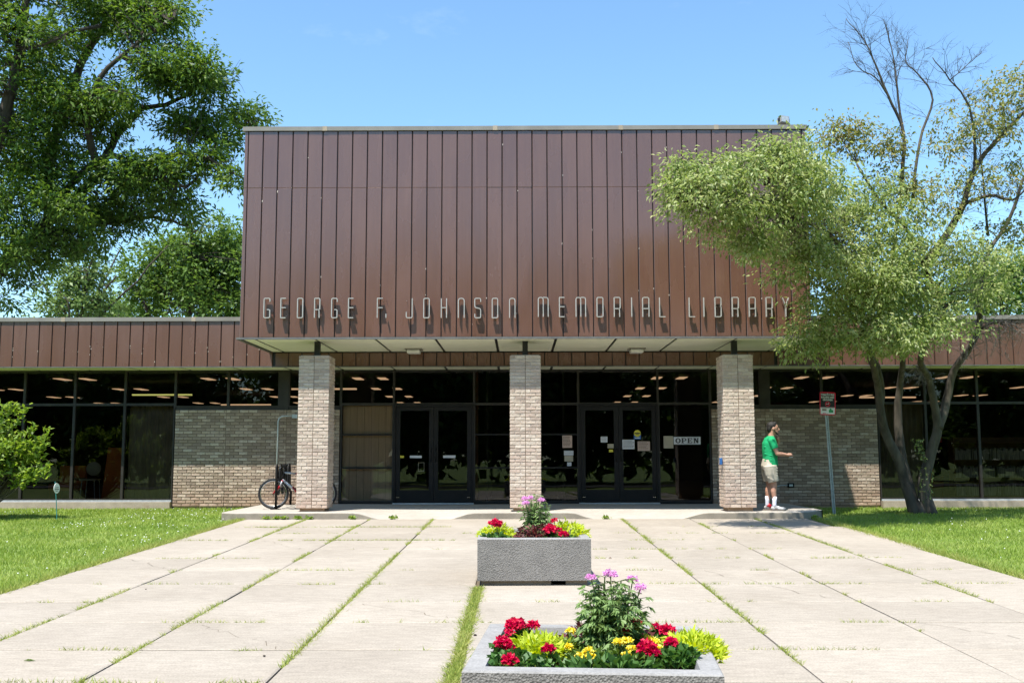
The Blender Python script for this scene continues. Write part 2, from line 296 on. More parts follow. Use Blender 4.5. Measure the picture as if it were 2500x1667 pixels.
# ------------------------------------------------------------ object helpers
def link(name, data, parent=None, mat=None):
    o = bpy.data.objects.new(name, data); COL.objects.link(o)
    if mat is not None and data is not None and not data.materials: data.materials.append(mat)
    if parent is not None: o.parent = parent
    return o
def tag(o, label=None, cat=None, group=None, kind=None):
    if label: o['label'] = label
    if cat: o['category'] = cat
    if group: o['group'] = group
    if kind: o['kind'] = kind
    return o
def thing(name, label, cat, loc=(0, 0, 0), group=None, rz=0):
    o = link(name, None); o.location = loc; o.rotation_euler = (0, 0, rz); o.empty_display_size = .1
    return tag(o, label, cat, group)
class MB:
    def __init__(s, off=(0, 0, 0)): s.v = []; s.f = []; s.off = Vector(off)
    def add(s, vs, fs):
        n = len(s.v); o = s.off
        s.v += [(v[0]-o[0], v[1]-o[1], v[2]-o[2]) for v in vs]; s.f += [tuple(i+n for i in f) for f in fs]; return s
    def box(s, a, b, rot=0, skip=()):
        x0, y0, z0 = a; x1, y1, z1 = b
        vs = [(x0,y0,z0),(x1,y0,z0),(x1,y1,z0),(x0,y1,z0),(x0,y0,z1),(x1,y0,z1),(x1,y1,z1),(x0,y1,z1)]
        if rot:
            c, si = math.cos(rot), math.sin(rot); mx, my = (x0+x1)/2, (y0+y1)/2
            vs = [(mx+(x-mx)*c-(y-my)*si, my+(x-mx)*si+(y-my)*c, z) for x, y, z in vs]
        return s.add(vs, [(0,3,2,1),(4,5,6,7),(0,1,5,4),(1,2,6,5),(2,3,7,6),(3,0,4,7)])
    def tube(s, pts, rad, n=6, cap=True):
        pts = [Vector(p) for p in pts]
        if not isinstance(rad, (list, tuple)): rad = [rad]*len(pts)
        vs = []; ref = None
        for i, p in enumerate(pts):
            d = (pts[min(i+1, len(pts)-1)]-pts[max(i-1, 0)])
            if d.length < 1e-9: d = Vector((0, 0, 1))
            d.normalize()
            if ref is None:
                ref = Vector((1, 0, 0)) if abs(d.x) < .8 else Vector((0, 1, 0))
            u = (ref-d*ref.dot(d)).normalized(); w = d.cross(u); ref = u
            for k in range(n):
                a = 2*math.pi*k/n; vs.append(p+(u*math.cos(a)+w*math.sin(a))*rad[i])
        fs = []
        for i in range(len(pts)-1):
            for k in range(n):
                a = i*n+k; b = i*n+(k+1) % n; fs.append((a, b, b+n, a+n))
        if cap: fs.append(tuple(range(n-1, -1, -1))); fs.append(tuple(range((len(pts)-1)*n, len(pts)*n)))
        return s.add(vs, fs)
    def ell(s, c, r, nu=12, nv=8, rot=None):
        vs = []; fs = []; c = Vector(c)
        for j in range(nv+1):
            t = math.pi*j/nv
            for i in range(nu):
                a = 2*math.pi*i/nu
                v = Vector((r[0]*math.sin(t)*math.cos(a), r[1]*math.sin(t)*math.sin(a), r[2]*math.cos(t)))
                if rot is not None: v = rot @ v
                vs.append(c+v)
        for j in range(nv):
            for i in range(nu):
                a = j*nu+i; b = j*nu+(i+1) % nu; fs.append((a, a+nu, b+nu, b))
        return s.add(vs, fs)
    def disc(s, c, r, nrm=(0, -1, 0), n=16, th=0.003):
        nrm = Vector(nrm).normalized(); c = Vector(c)
        return s.tube([c, c+nrm*th], r, n=n)
    def loft(s, rings):
        """rings: (centre, rx, ry) horizontal ellipses stacked"""
        n = 16; vs = []; fs = []
        for c, rx, ry in rings:
            for k in range(n):
                a = 2*math.pi*k/n; vs.append((c[0]+rx*math.cos(a), c[1]+ry*math.sin(a), c[2]))
        for i in range(len(rings)-1):
            for k in range(n):
                a = i*n+k; b = i*n+(k+1) % n; fs.append((a, b, b+n, a+n))
        fs.append(tuple(range(n-1, -1, -1))); fs.append(tuple(range((len(rings)-1)*n, len(rings)*n)))
        return s.add(vs, fs)
    def mesh(s, name, mat, smooth=False):
        me = bpy.data.meshes.new(name); me.from_pydata([tuple(v) for v in s.v], [], s.f); me.update()
        if mat is not None: me.materials.append(mat)
        if smooth: me.polygons.foreach_set('use_smooth', [True]*len(me.polygons))
        return me
    def build(s, name, mat, parent=None, smooth=False, bevel=0):
        o = link(name, s.mesh(name, mat, smooth), parent)
        if s.off.length: 
            o.location = s.off
            if parent is not None: o.location = s.off-parent.location if parent.rotation_euler.z == 0 else s.off
        if bevel:
            b = o.modifiers.new('bevel', 'BEVEL'); b.width = bevel; b.segments = 2; b.limit_method = 'ANGLE'
        return o
def part(mb, name, mat, parent, **k):
    """builds world-coordinate geometry as a child of a thing whose origin is elsewhere"""
    loc = Vector(parent.location) if parent.parent is None else Vector(parent.parent.location)+Vector(parent.location)
    mb.v = [(v[0]-loc[0], v[1]-loc[1], v[2]-loc[2]) for v in mb.v]
    return mb.build(name, mat, parent, **k)
def np_mesh(name, verts, quads, mat, parent=None, smooth=False, tri=False):
    me = bpy.data.meshes.new(name); k = 3 if tri else 4
    nv, nf = len(verts), len(quads)
    me.vertices.add(nv); me.vertices.foreach_set('co', np.asarray(verts, np.float32).ravel())
    me.loops.add(nf*k); me.loops.foreach_set('vertex_index', np.asarray(quads, np.int32).ravel())
    me.polygons.add(nf); me.polygons.foreach_set('loop_start', np.arange(0, nf*k, k, dtype=np.int32))
    me.polygons.foreach_set('loop_total', np.full(nf, k, np.int32))
    me.update(calc_edges=True); me.materials.append(mat)
    if smooth: me.polygons.foreach_set('use_smooth', np.ones(nf, bool))
    o = link(name, me, parent)
    return o
def nrmz(a): return a/np.maximum(np.linalg.norm(a, axis=1, keepdims=True), 1e-9)
def leaf_arrays(P, D, L, Wd, fold=.12, up=None):
    n = len(P); D = nrmz(D)
    if up is None: up = nrmz(NR.normal(size=(n, 3))*.6+np.array([0, 0, 1.]))
    S = nrmz(np.cross(D, up)); Nn = np.cross(S, D)
    L = np.broadcast_to(np.asarray(L), (n,))[:, None]; Wd = np.broadcast_to(np.asarray(Wd), (n,))[:, None]
    a = P; b = P+D*L*.45+S*Wd*.5+Nn*L*fold; c = P+D*L-Nn*L*fold*.6; d = P+D*L*.45-S*Wd*.5+Nn*L*fold
    V = np.stack([a, b, c, d], 1).reshape(-1, 3); Q = np.arange(4*n).reshape(n, 4)
    return V, Q
def leaves_obj(name, P, D, L, Wd, mat, parent=None, fold=.12, up=None):
    V, Q = leaf_arrays(P, D, L, Wd, fold, up)
    if parent is not None: V = V-np.array(parent.location)
    return np_mesh(name, V, Q, mat, parent)

# ------------------------------------------------------------ the setting: ground, paving, porch
gv = []; gf = []
ys = [-300, -30, 3, 24, 90, 400]; xs = [-400, -30, 0, 30, 400]
for y in ys:
    for x in xs: gv.append((x, y, gz(x, y)-.035))
for j in range(len(ys)-1):
    for i in range(len(xs)-1):
        a = j*len(xs)+i; gf.append((a, a+1, a+1+len(xs), a+len(xs)))
g = MB(); g.add(gv, gf); tag(g.build('ground', M['lawn']), kind='structure')
# bed of dirt under the paving joints
b = MB()
b.add([(-5.3, 2, gz(0, 2)-.022), (5.62, 2, gz(0, 2)-.022), (5.62, 20.0, gz(0, 20)-.022), (-5.38, 20.0, gz(0, 20)-.022)], [(0, 1, 2, 3)])
tag(b.build('joint_bed', M['dirt']), kind='structure')
TY = [2.6, 3.5, 4.6, 5.75, 6.89, 7.9, 9.03, 10.13, 11.32, 12.47, 13.66, 14.735, 15.99, 17.1, 18.26, 20.0]
LX = [-5.30, -4.10, -2.88, -1.655, -0.433, 1.98, 3.29, 4.54, 5.66]
pav = link('pavement', None); tag(pav, kind='structure'); pav.location = (0, 0, 0)
def slabmesh(x0, x1, y0, y1):
    m = MB(); e = .012; h = .016
    j = lambda: rnd.uniform(-.004, .004)
    cx, cy = (x0+x1)/2, (y0+y1)/2
    T = .055; dz = rnd.uniform(-.003, .003)
    P = [(x0, y0), (x1, y0), (x1, y1), (x0, y1)]
    In = [(x0+h, y0+h), (x1-h, y0+h), (x1-h, y1-h), (x0+h, y1-h)]
    vs = [(x+j(), y+j(), gz(0, y)-T) for x, y in P]+[(x+j(), y+j(), gz(0, y)-.006+dz) for x, y in P]+[(x+j(), y+j(), gz(0, y)+dz) for x, y in In]
    m.add(vs, [(0,1,5,4),(1,2,6,5),(2,3,7,6),(3,0,4,7),(4,5,9,8),(5,6,10,9),(6,7,11,10),(7,4,8,11),(8,9,10,11)])
    return m
for i in range(len(LX)-1):
    for j in range(len(TY)-1):
        gx = .007+.004*rnd.random(); x0, x1 = LX[i]+gx, LX[i+1]-gx
        if i == 3: x1 -= .01
        if i == 4: x0 += .03
        if i == 3: x1 -= .02
        if i == len(LX)-2:
            x1 += [.0, .0, 0, 0, 0, 0, 0, -.02, -.04, -.04, -.02, .08, .12, .06, -.12][j]
        gy = .006
        slabmesh(x0, x1, TY[j]+gy, TY[j+1]-gy).build('paving_slab', M['slab'], pav)

cr_ = MB(); rc = random.Random(9)
for x0, y0, x1, y1 in ((-3.9, 15.9, -3.1, 14.8), (2.2, 12.4, 3.1, 10.2), (-1.5, 10.0, -.6, 9.2), (3.4, 17.0, 4.4, 16.1), (-2.7, 8.9, -1.8, 7.95), (.9, 16.8, 1.9, 16.1), (3.4, 9.0, 4.3, 7.95), (-5.1, 13.6, -4.2, 12.5)):
    q = [(x0, y0)]; 
    for k in range(1, 15): q.append((x0+(x1-x0)*k/14+rc.gauss(0, .035), y0+(y1-y0)*k/14+rc.gauss(0, .035)))
    for (a, b), (c, d) in zip(q[:-1], q[1:]):
        w_ = rc.uniform(.0015, .0035); cr_.add([(a-w_, b, gz(0, b)+.0035), (a+w_, b, gz(0, b)+.0035), (c+w_, d, gz(0, d)+.0035), (c-w_, d, gz(0, d)+.0035)], [(0, 1, 2, 3)])
tag(cr_.build('hairline_cracks', M['dirt'], pav), kind='stuff')
# porch slab with two dropped kerbs
def lowf(x):
    def ss(a, b, t): t = min(1, max(0, (t-a)/(b-a))); return t*t*(3-2*t)
    l = ss(-3.25, -2.6, x)*(1-ss(-1.45, -.85, x)); r = ss(.95, 1.5, x)*(1-ss(3.0, 3.65, x))
    return max(l, r)
pm = MB(); nx, ny = 96, 12
X0, X1 = -5.8, 6.0
vs = []; fs = []
for j in range(ny+1):
    for i in range(nx+1):
        x = X0+(X1-X0)*i/nx; t = j/ny; yy = 20.0+3.4*t**1.6
        e = 0
        if x > 5.2: e = (x-5.2)**2*.9
        if x < -5.4: e = (x+5.4)**2*1.2
        if j == 0: yy += e
        elif t < .4: yy += e*(1-t/.4)
        drop = lowf(x)*.132*max(0, 1-(yy-20.0)/1.15)**1.0
        z = -drop-(.010 if j == 0 else 0)+.006*math.sin(x*1.3)
        if j == 0: z = min(z, -.012)
        vs.append((x, yy, z))
for j in range(ny):
    for i in range(nx):
        a = j*(nx+1)+i; fs.append((a, a+1, a+nx+2, a+nx+1))
pm.add(vs, fs); porch = pm.build('porch_slab', M['porch'], smooth=True); tag(porch, kind='structure')
km = MB(); top = vs[:nx+1]
kv = [(x, y-.012, z-.012) for x, y, z in top]+[(x, y-.02, gz(0, 20)-.06) for x, y, z in top]
top2 = [(x, y, z) for x, y, z in top]
allv = top2+kv; n1 = nx+1
kf = [(i, i+1+0, n1+i+1, n1+i) for i in range(nx)]+[(n1+i, n1+i+1, 2*n1+i+1, 2*n1+i) for i in range(nx)]
km.add(allv, kf)
for xe, ci in ((X0, 0), (X1, nx)):
    q = [vs[j*(nx+1)+ci] for j in range(ny+1)]
    km.add(q+[(x, y, -.2) for x, y, z in q], [(j, j+1, ny+1+j+1, ny+1+j) for j in range(ny)])
kerb = km.build('kerb', M['kerb'], porch)

# ------------------------------------------------------------ the library building
bld = thing('library_building', 'low brown metal clad library with a tall block over its glazed entrance', 'library', (0, 22.5, 0))
YF, YW, YG = 19.85, 22.5, 23.4
ZS, ZT = 3.375, 7.53
def bpart(mb, name, mat, **k): return part(mb, name, mat, bld, **k)
# metal panels share two meshes per height
def panel_mesh(w, h, name):
    m = MB(); g = .010; d = .03; e = .006
    vs = [(g, d, 0), (w-g, d, 0), (w-g, d, h), (g, d, h), (g, 0+e, 0), (w-g, e, 0), (w-g, e, h), (g, e, h), (g+e, 0, e), (w-g-e, 0, e), (w-g-e, 0, h-e), (g+e, 0, h-e)]
    m.add(vs, [(0,1,5,4),(1,2,6,5),(2,3,7,6),(3,0,4,7),(4,5,9,8),(5,6,10,9),(6,7,11,10),(7,4,8,11),(8,9,10,11)])
    return m.mesh(name, M['panel'])
def put(me, name, loc, rz=0, ry=0):
    o = link(name, me, bld); o.location = Vector(loc)-Vector(bld.location); o.rotation_euler = (0, ry, rz); return o
PX0, PW = -5.385, .298; WW_ = .289
lowM = panel_mesh(PW, 6.358-ZS, 'panel'); upM = panel_mesh(PW, 7.52-6.370, 'panel')
cw = PX0-(-5.465)
lowC = panel_mesh(cw+.004, 6.358-ZS, 'panel'); upC = panel_mesh(cw+.004, 7.52-6.370, 'panel')
for i in range(37):
    for me, z in ((lowM, ZS+.012), (upM, 6.370)):
        o = put(me, 'metal_panel', (PX0+i*PW, YF+rnd.uniform(-.002, .002), z)); o.rotation_euler = (rnd.uniform(-.0012, .0012), 0, rnd.uniform(-.004, .004))
XR = PX0+37*PW
for xx in (-5.465, XR):
    for me, z in ((lowC, ZS+.012), (upC, 6.370)): put(me, 'corner_panel', (xx, YF, z))
XL, XRR = -5.465, XR+cw
# block core, sides
c = MB(); c.box((XL+.03, YF+.03, ZS+.02), (XRR-.03, 34, ZT-.02)); bpart(c, 'block_wall', M['dark'])
for sx, side in ((XL, -1), (XRR, 1)):
    for k in range(14):
        for me, z in ((lowM, ZS+.012), (upM, 6.370)):
            y = YF+.03+k*PW
            if side < 0: put(me, 'side_panel', (sx, y+PW, z), -math.pi/2)
            else: put(me, 'side_panel', (sx, y, z), math.pi/2)
c = MB(); c.box((XL-.03, YF-.03, ZT), (XRR+.03, YF+.12, 7.615)); c.box((XL-.03, YF+.12, ZT), (XL+.1, 34, 7.615)); c.box((XRR-.1, YF+.12, ZT), (XRR+.03, 34, 7.615))
bpart(c, 'coping', M['coping'])
for x in (-3.9, 2.0, -.5, 3.9):
    c = MB(); c.box((x, YF-.034, ZT-.004), (x+.09, YF-.03, 7.619)); bpart(c, 'coping_joint', M['sill'])
c = MB(); c.box((XL+.1, YF+.12, ZT-.01), (XRR-.1, 34, ZT+.03)); bpart(c, 'roof', M['shingle'])
m = MB(); rc = random.Random(4)
for k in range(30):
    x = PX0+rc.randrange(38)*PW+rc.choice((-.012, .012)); z = rc.choice((rc.uniform(3.45, 5.2), rc.uniform(3.4, 7.4), rc.uniform(6.0, 6.3))); hh = rc.uniform(.008, .035); ww = rc.uniform(.003, .009)
    m.add([(x-ww, YF-.006, z), (x+ww*.5, YF-.0065, z-hh*.3), (x+ww, YF-.006, z+hh), (x-ww*.4, YF-.0065, z+hh*.8)], [(0, 1, 2, 3)])
for k in range(40):
    x = -5.435-rc.randrange(38)*WW_+rc.choice((-.012, .012)); z = rc.uniform(3.08, 3.5); hh = rc.uniform(.008, .03); ww = rc.uniform(.003, .008)
    m.add([(x-ww, YW-.006, z), (x+ww*.5, YW-.0065, z-hh*.3), (x+ww, YW-.006, z+hh), (x-ww*.4, YW-.0065, z+hh*.8)], [(0, 1, 2, 3)])
tag(bpart(m, 'paint_chips', M['chip']), kind='stuff')
# drip edge along the bottom of the block
c = MB(); c.box((XL-.05, YF-.035, ZS-.03), (XRR+.05, YF+.03, ZS+.008)); c.box((XL-.05, YF+.03, ZS-.03), (XL, YW, ZS+.008)); c.box((XRR, YF+.03, ZS-.03), (XRR+.05, YW, ZS+.008))
bpart(c, 'drip_edge', M['soffit_lip'])
# soffit boards
SJ = [-5.46, -5.20, -4.02, -2.83, -1.64, -.45, .74, 1.93, 3.12, 4.31, 5.50, XRR]
SY = [YF+.03, 20.5, 21.62, YW]
for i in range(len(SJ)-1):
    for j in range(3):
        c = MB(); c.box((SJ[i]+.028, SY[j]+.008, ZS-.006), (SJ[i+1]-.028, SY[j+1]-.008, ZS+.01)); bpart(c, 'soffit_board', M['soffit'])
c = MB(); c.box((XL+.03, YF+.03, ZS+.012), (XRR-.03, YW, ZS+.018)); bpart(c, 'soffit_frame', M['dark'])
# wing fascia panels: narrow ones left and right, block-width ones under the block
WZ0, WZ1 = 3.05, 4.055
WW = .289
wingM = panel_mesh(WW, WZ1-WZ0, 'panel'); inM = panel_mesh(PW, ZS-.03-WZ0, 'panel')
for i in range(41): put(wingM, 'metal_panel', (XL+.03-(i+1)*WW if i < 200 else 0, YW+rnd.uniform(-.002, .002), WZ0))
for i in range(41): put(wingM, 'metal_panel', (XRR-.03+i*WW, YW+rnd.uniform(-.002, .002), WZ0))
for i in range(-1, 38):
    x = PX0+i*PW-.0
    if x < XL+.02 or x+PW > XRR: continue
    put(inM, 'metal_panel', (x, YW+.002, WZ0))
c = MB(); c.box((-17.4, YW+.03, WZ0+.01), (XL+.02, YW+.3, WZ1)); c.box((XRR-.02, YW+.03, WZ0+.01), (17.6, YW+.3, WZ1)); c.box((XL+.02, YW+.035, WZ0+.01), (XRR-.02, YW+.3, ZS)); bpart(c, 'fascia_backing', M['dark'])
for a, e in ((-17.4, XL-.004), (XRR+.004, 17.6)):
    c = MB(); c.box((a, YW-.035, WZ1), (e, YW+.12, 4.145)); bpart(c, 'coping', M['coping'])
    c = MB(); c.box((a, YW+.12, 4.0), (e, 44, 4.05)); bpart(c, 'roof', M['shingle'])
for x in (-14.2, -10.15, -7.25, 8.6, 11.6):
    c = MB(); c.box((x, YW-.039, WZ1-.004), (x+.09, YW-.035, 4.149)); bpart(c, 'coping_joint', M['sill'])
c = MB(); c.box((-17.4, YW-.02, WZ0-.02), (17.6, YW+.03, WZ0-.001)); bpart(c, 'drip_edge', M['soffit_lip'])
xj = [-2.83+1.19*k for k in range(-2, 8)]
wl_ = [-5.2-1.156*k for k in range(0, 11)][::-1]; wr_ = [5.5+1.156*k for k in range(1, 11)]
allj = sorted(set([round(v, 3) for v in wl_+xj+wr_]))
for a, e in zip(allj[:-1], allj[1:]):
    if e-a < .2: continue
    c = MB(); c.box((a+.03, YW+.04, 3.036), (e-.03, YG-.06, 3.05)); bpart(c, 'soffit_board', M['soffit'])
c = MB(); c.box((-17.4, YW+.031, 3.052), (17.6, YG+.1, 3.058)); bpart(c, 'soffit_frame', M['dark'])

# glazing
def window(x0, x1, z0, z1, fr=.028, y=YG, glass=True, name='window', pane='glass_pane', gm=None, dy=.05):
    m = MB(); 
    m.box((x0, y-dy, z0), (x0+fr, y+.05, z1)); m.box((x1-fr, y-dy, z0), (x1, y+.05, z1))
    m.box((x0+fr, y-dy, z0), (x1-fr, y+.05, z0+fr)); m.box((x0+fr, y-dy, z1-fr), (x1-fr, y+.05, z1))
    w = bpart(m, name, M['frame'])
    if glass:
        p = MB(); p.add([(x0+fr, y, z0+fr), (x1-fr, y, z0+fr), (x1-fr, y, z1-fr), (x0+fr, y, z1-fr)], [(0, 1, 2, 3)])
        part(p, pane, gm or M['glass'], w)
    return w
ZTR, ZHD = 2.255, 3.03
left_m = [-16.0, -14.84, -13.62, -12.46, -11.31, -10.155, -9.0, -7.85]
for a, e in zip(left_m[:-1], left_m[1:]):
    window(a, e, .10, ZTR); window(a, e, ZTR, ZHD)
for a, e in ((-7.85, -6.64), (-6.64, -5.47), (-5.26, -4.06)): window(a, e, ZTR-.06, ZHD)
right_m = [8.15, 9.24, 10.43, 11.6, 12.8, 14.0, 15.2, 16.4]
for a, e in zip(right_m[:-1], right_m[1:]):
    window(a, e, .10, ZTR); window(a, e, ZTR, ZHD)
for a, e in ((4.36, 5.50), (5.70, 6.90), (6.90, 8.15)): window(a, e, ZTR-.06, ZHD)
for x in (-5.47, 5.50):
    c = MB(); c.box((x, YG-.06, 2.13), (x+.21, YG+.06, ZHD)); bpart(c, 'window_post', M['frame'])
for a, e in ((-7.85, -4.06), (4.36, 8.15)):
    c = MB(); c.box((a, YG-.03, 2.125), (e, YG+.1, ZTR-.06)); bpart(c, 'wall_cap', M['frame'])
# entrance bays (upper lights)
for a, e in ((-4.06, -2.85), (-2.85, -1.02), (-1.02, .16), (.16, 1.355), (1.355, 3.17), (3.17, 4.36)):
    window(a, e, ZTR, ZHD, fr=.025)
window(-4.06, -2.85, .04, ZTR, fr=.03, gm=M['clear_glass'])
window(-1.02, .16, .04, ZTR, fr=.03); window(.16, 1.355, .04, ZTR, fr=.03); window(3.17, 4.36, .04, ZTR, fr=.03)
for x0, x1 in ((-4.03, -2.88), (-.99, .13), (.19, 1.33)):
    for z in (1.56, .81):
        c = MB(); c.box((x0, YG-.04, z-.018), (x1, YG-.006, z+.018)); bpart(c, 'glazing_bar', M['black'])
def doors(x0, x1):
    m = MB(); m.box((x0, YG-.07, .03), (x0+.05, YG+.05, ZTR)); m.box((x1-.05, YG-.07, .03), (x1, YG+.05, ZTR)); m.box((x0+.05, YG-.07, ZTR-.06), (x1-.05, YG+.05, ZTR))
    bpart(m, 'door_frame', M['black'])
    mid = (x0+x1)/2
    for a, e, s in ((x0+.055, mid-.004, 1), (mid+.004, x1-.055, -1)):
        d = MB(); z0, z1 = .045, ZTR-.065; st = .10; y0, y1 = YG-.05, YG-.005
        d.box((a, y0, z0), (a+st, y1, z1)); d.box((e-st, y0, z0), (e, y1, z1)); d.box((a+st, y0, z0), (e-st, y1, z0+.27)); d.box((a+st, y0, z1-.09), (e-st, y1, z1))
        dd = bpart(d, 'door', M['black'])
        p = MB(); p.add([(a+st, YG-.03, z0+.27), (e-st, YG-.03, z0+.27), (e-st, YG-.03, z1-.09), (a+st, YG-.03, z1-.09)], [(0, 1, 2, 3)])
        part(p, 'glass_pane', M['glass'], dd)
        hx = e-st*.5 if s > 0 else a+st*.5
        h = MB(); h.tube([(hx, y0, .95), (hx, y0-.055, .95), (hx, y0-.055, 1.25), (hx, y0, 1.25)], .011, n=8); part(h, 'handle', M['black'], dd, smooth=True)
        lk = MB(); lk.disc((hx, y0, 1.13+.0), .014, th=.008, n=10); part(lk, 'lock', M['chrome'], dd)
        hx2 = a+.03 if s > 0 else e-.09
        lk = MB(); lk.box((hx2, y0-.006, .145), (hx2+.022, y0, .155)); lk.box((hx2+.035, y0-.006, .145), (hx2+.057, y0, .155)); part(lk, 'door_stop', M['chrome'], dd)
    c = MB(); c.box((x0, YG-.15, .0), (x1, YG+.05, .028)); bpart(c, 'threshold', M['steel'])
doors(-2.85, -1.02); doors(1.355, 3.17)
c = MB(); c.box((-4.06, YG-.05, .0), (-2.85, YG+.05, .04)); c.box((-1.02, YG-.05, 0), (1.355, YG+.05, .04)); c.box((3.17, YG-.05, 0), (4.36, YG+.05, .04)); bpart(c, 'bottom_rail', M['black'])
# concrete sill under the wing windows
for a, e in ((-16.0, -7.86), (8.16, 16.4)):
    c = MB(); c.box((a, YG-.16, -.3), (e, YG+.1, .06)); bpart(c, 'concrete_sill', M['sill'])
    c = MB(); c.box((a, YG-.07, .06), (e, YG+.06, .10)); bpart(c, 'sill_rail', M['steel'])
# ends and back of the building
c = MB()
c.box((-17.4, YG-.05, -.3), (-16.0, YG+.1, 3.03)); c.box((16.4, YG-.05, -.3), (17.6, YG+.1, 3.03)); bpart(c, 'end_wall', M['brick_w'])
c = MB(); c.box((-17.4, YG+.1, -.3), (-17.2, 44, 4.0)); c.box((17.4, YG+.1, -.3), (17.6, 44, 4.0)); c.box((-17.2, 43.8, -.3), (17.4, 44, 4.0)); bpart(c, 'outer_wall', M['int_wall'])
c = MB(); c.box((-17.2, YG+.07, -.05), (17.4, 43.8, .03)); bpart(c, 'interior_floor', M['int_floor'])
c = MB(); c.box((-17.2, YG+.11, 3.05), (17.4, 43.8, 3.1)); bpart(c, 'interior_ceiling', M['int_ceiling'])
# vestibule partitions
c = MB(); c.box((-.75, YG+.15, .03), (-.70, 27, 3.05)); c.box((1.0, YG+.15, .03), (1.05, 27, 3.05)); c.box((-.70, 26.9, .03), (1.0, 27, 3.05)); bpart(c, 'vestibule_partition', M['int_wall'])
c = MB(); c.box((-1.0, YG+.06, .05), (-.93, YG+.2, 3.0)); bpart(c, 'wood_trim', M['wood'])
# ceiling lights
cols = [-14.7, -11.1, -7.45, -3.7, 3.75, 7.35, 10.9, 14.6]
for ci, cx in enumerate(cols):
    for j in range(4):
        y = 25.5+3.95*j; x = cx+(-.1 if cx < 0 else .05)*j
        for dx in (-.31, .31):
            t = MB(); t.box((x+dx-.14, y-.5, 3.0), (x+dx+.14, y+.5, 3.048)); fx = bpart(t, 'ceiling_light', M['troffer'])
            l = MB(); l.box((x+dx-.10, y-.33, 2.985), (x+dx+.10, y+.33, 2.999)); part(l, 'diffuser', M['lamp'], fx)
for x, y, m in ((-9.6, 27.5, 'lamp_y'), (-4.8, 25.2, 'lamp'), (-8.8, 33, 'lamp'), (10.6, 29.5, 'lamp')):
    l = MB(); l.box((x-.8, y-.04, 2.70), (x+.8, y+.04, 2.74)); bpart(l, 'light_tube', M[m])

# canopy light boxes
for k, (px, nm) in enumerate(((1010.5, 'left'), (1554, 'right'))):
    p = at(px, 860, 21.95); x = p.x
    f = thing('canopy_light', 'shallow white light box under the canopy, between the %s brick columns' % ('left and middle' if k == 0 else 'middle and right'), 'light fixture', (x, 21.95, ZS-.11), 'light boxes under the canopy')
    c = MB(); c.box((x-.14, 21.8, ZS-.105), (x+.14, 22.1, ZS-.03)); part(c, 'lens', M['white'], f, bevel=.02)
    c = MB(); c.box((x-.18, 21.76, ZS-.03), (x+.18, 22.14, ZS-.006)); part(c, 'housing', M['coping'], f)

# ------------------------------------------------------------ brick work
BM = []
for k in range(6):
    m = MB(); r_ = random.Random(k); L_, H_, D_ = .1935, .058, .045
    j = lambda a: r_.uniform(-a, a)
    vs = [(0, D_, 0), (L_, D_, 0), (L_, D_, H_), (0, D_, H_), (j(.001), .003, 0), (L_, .003, j(.001)), (L_, .003+j(.001), H_), (0, .003, H_), (.006, -.004+j(.003), .006), (L_/2, -.006+j(.004), .005), (L_-.006, -.004+j(.003), .006), (L_-.006, -.002+j(.003), H_-.007), (L_/2, -.006+j(.004), H_-.005), (.006, -.003+j(.003), H_-.007)]
    m.add(vs, [(0,1,5,4),(1,2,6,5),(2,3,7,6),(3,0,4,7),(4,5,10,9,8),(5,6,11,10),(6,7,13,12,11),(7,4,8,13),(8,9,12,13),(9,10,11,12)])
    BM.append(m)
bm_c = [m.mesh('brick', M['brick_c']) for m in BM]; bm_w = [m.mesh('brick', M['brick_w']) for m in BM]
hd = []
def brick_face(parent, origin, ux, width, courses, z0, meshes, budget, mat, split=None, phase=0, flip=False, skip=None, maxz=None):
    """running bond on a vertical face; origin = left end at y of face, ux = direction along face (unit), split = control joints"""
    ang = math.atan2(ux[1], ux[0]); rest = MB(); n = 0
    cuts = [0]+list(split or [])+[width]
    ploc = Vector(parent.location); mod = .2035; ch = .068
    for c in range(courses):
        for a, e in zip(cuts[:-1], cuts[1:]):
            a2, e2 = a+.005*(a > 0), e-.005*(e < width)
            half = (c+phase) % 2
            x = a2-(mod/2 if half else 0)
            while x < e2-.02:
                s, t = max(x, a2), min(x+mod-.010, e2)
                if t-s > .03:
                    p = Vector((origin[0]+ux[0]*s, origin[1]+ux[1]*s, z0+c*ch))
                    me = meshes[rnd.randrange(6)]
                    if n < budget:
                        o = link('brick', me, parent); o.location = p-ploc; o.rotation_euler = (0, 0, ang); o.scale = ((t-s)/.1935, 1, 1); n += 1
                    else:
                        bmr = BM[rnd.randrange(6)]; sx = (t-s)/.1935; ca, sa = math.cos(ang), math.sin(ang)
                        rest.add([(p.x+v[0]*sx*ca-v[1]*sa, p.y+v[0]*sx*sa+v[1]*ca, p.z+v[2]) for v in bmr.v], bmr.f)
                x += mod
    return n, rest
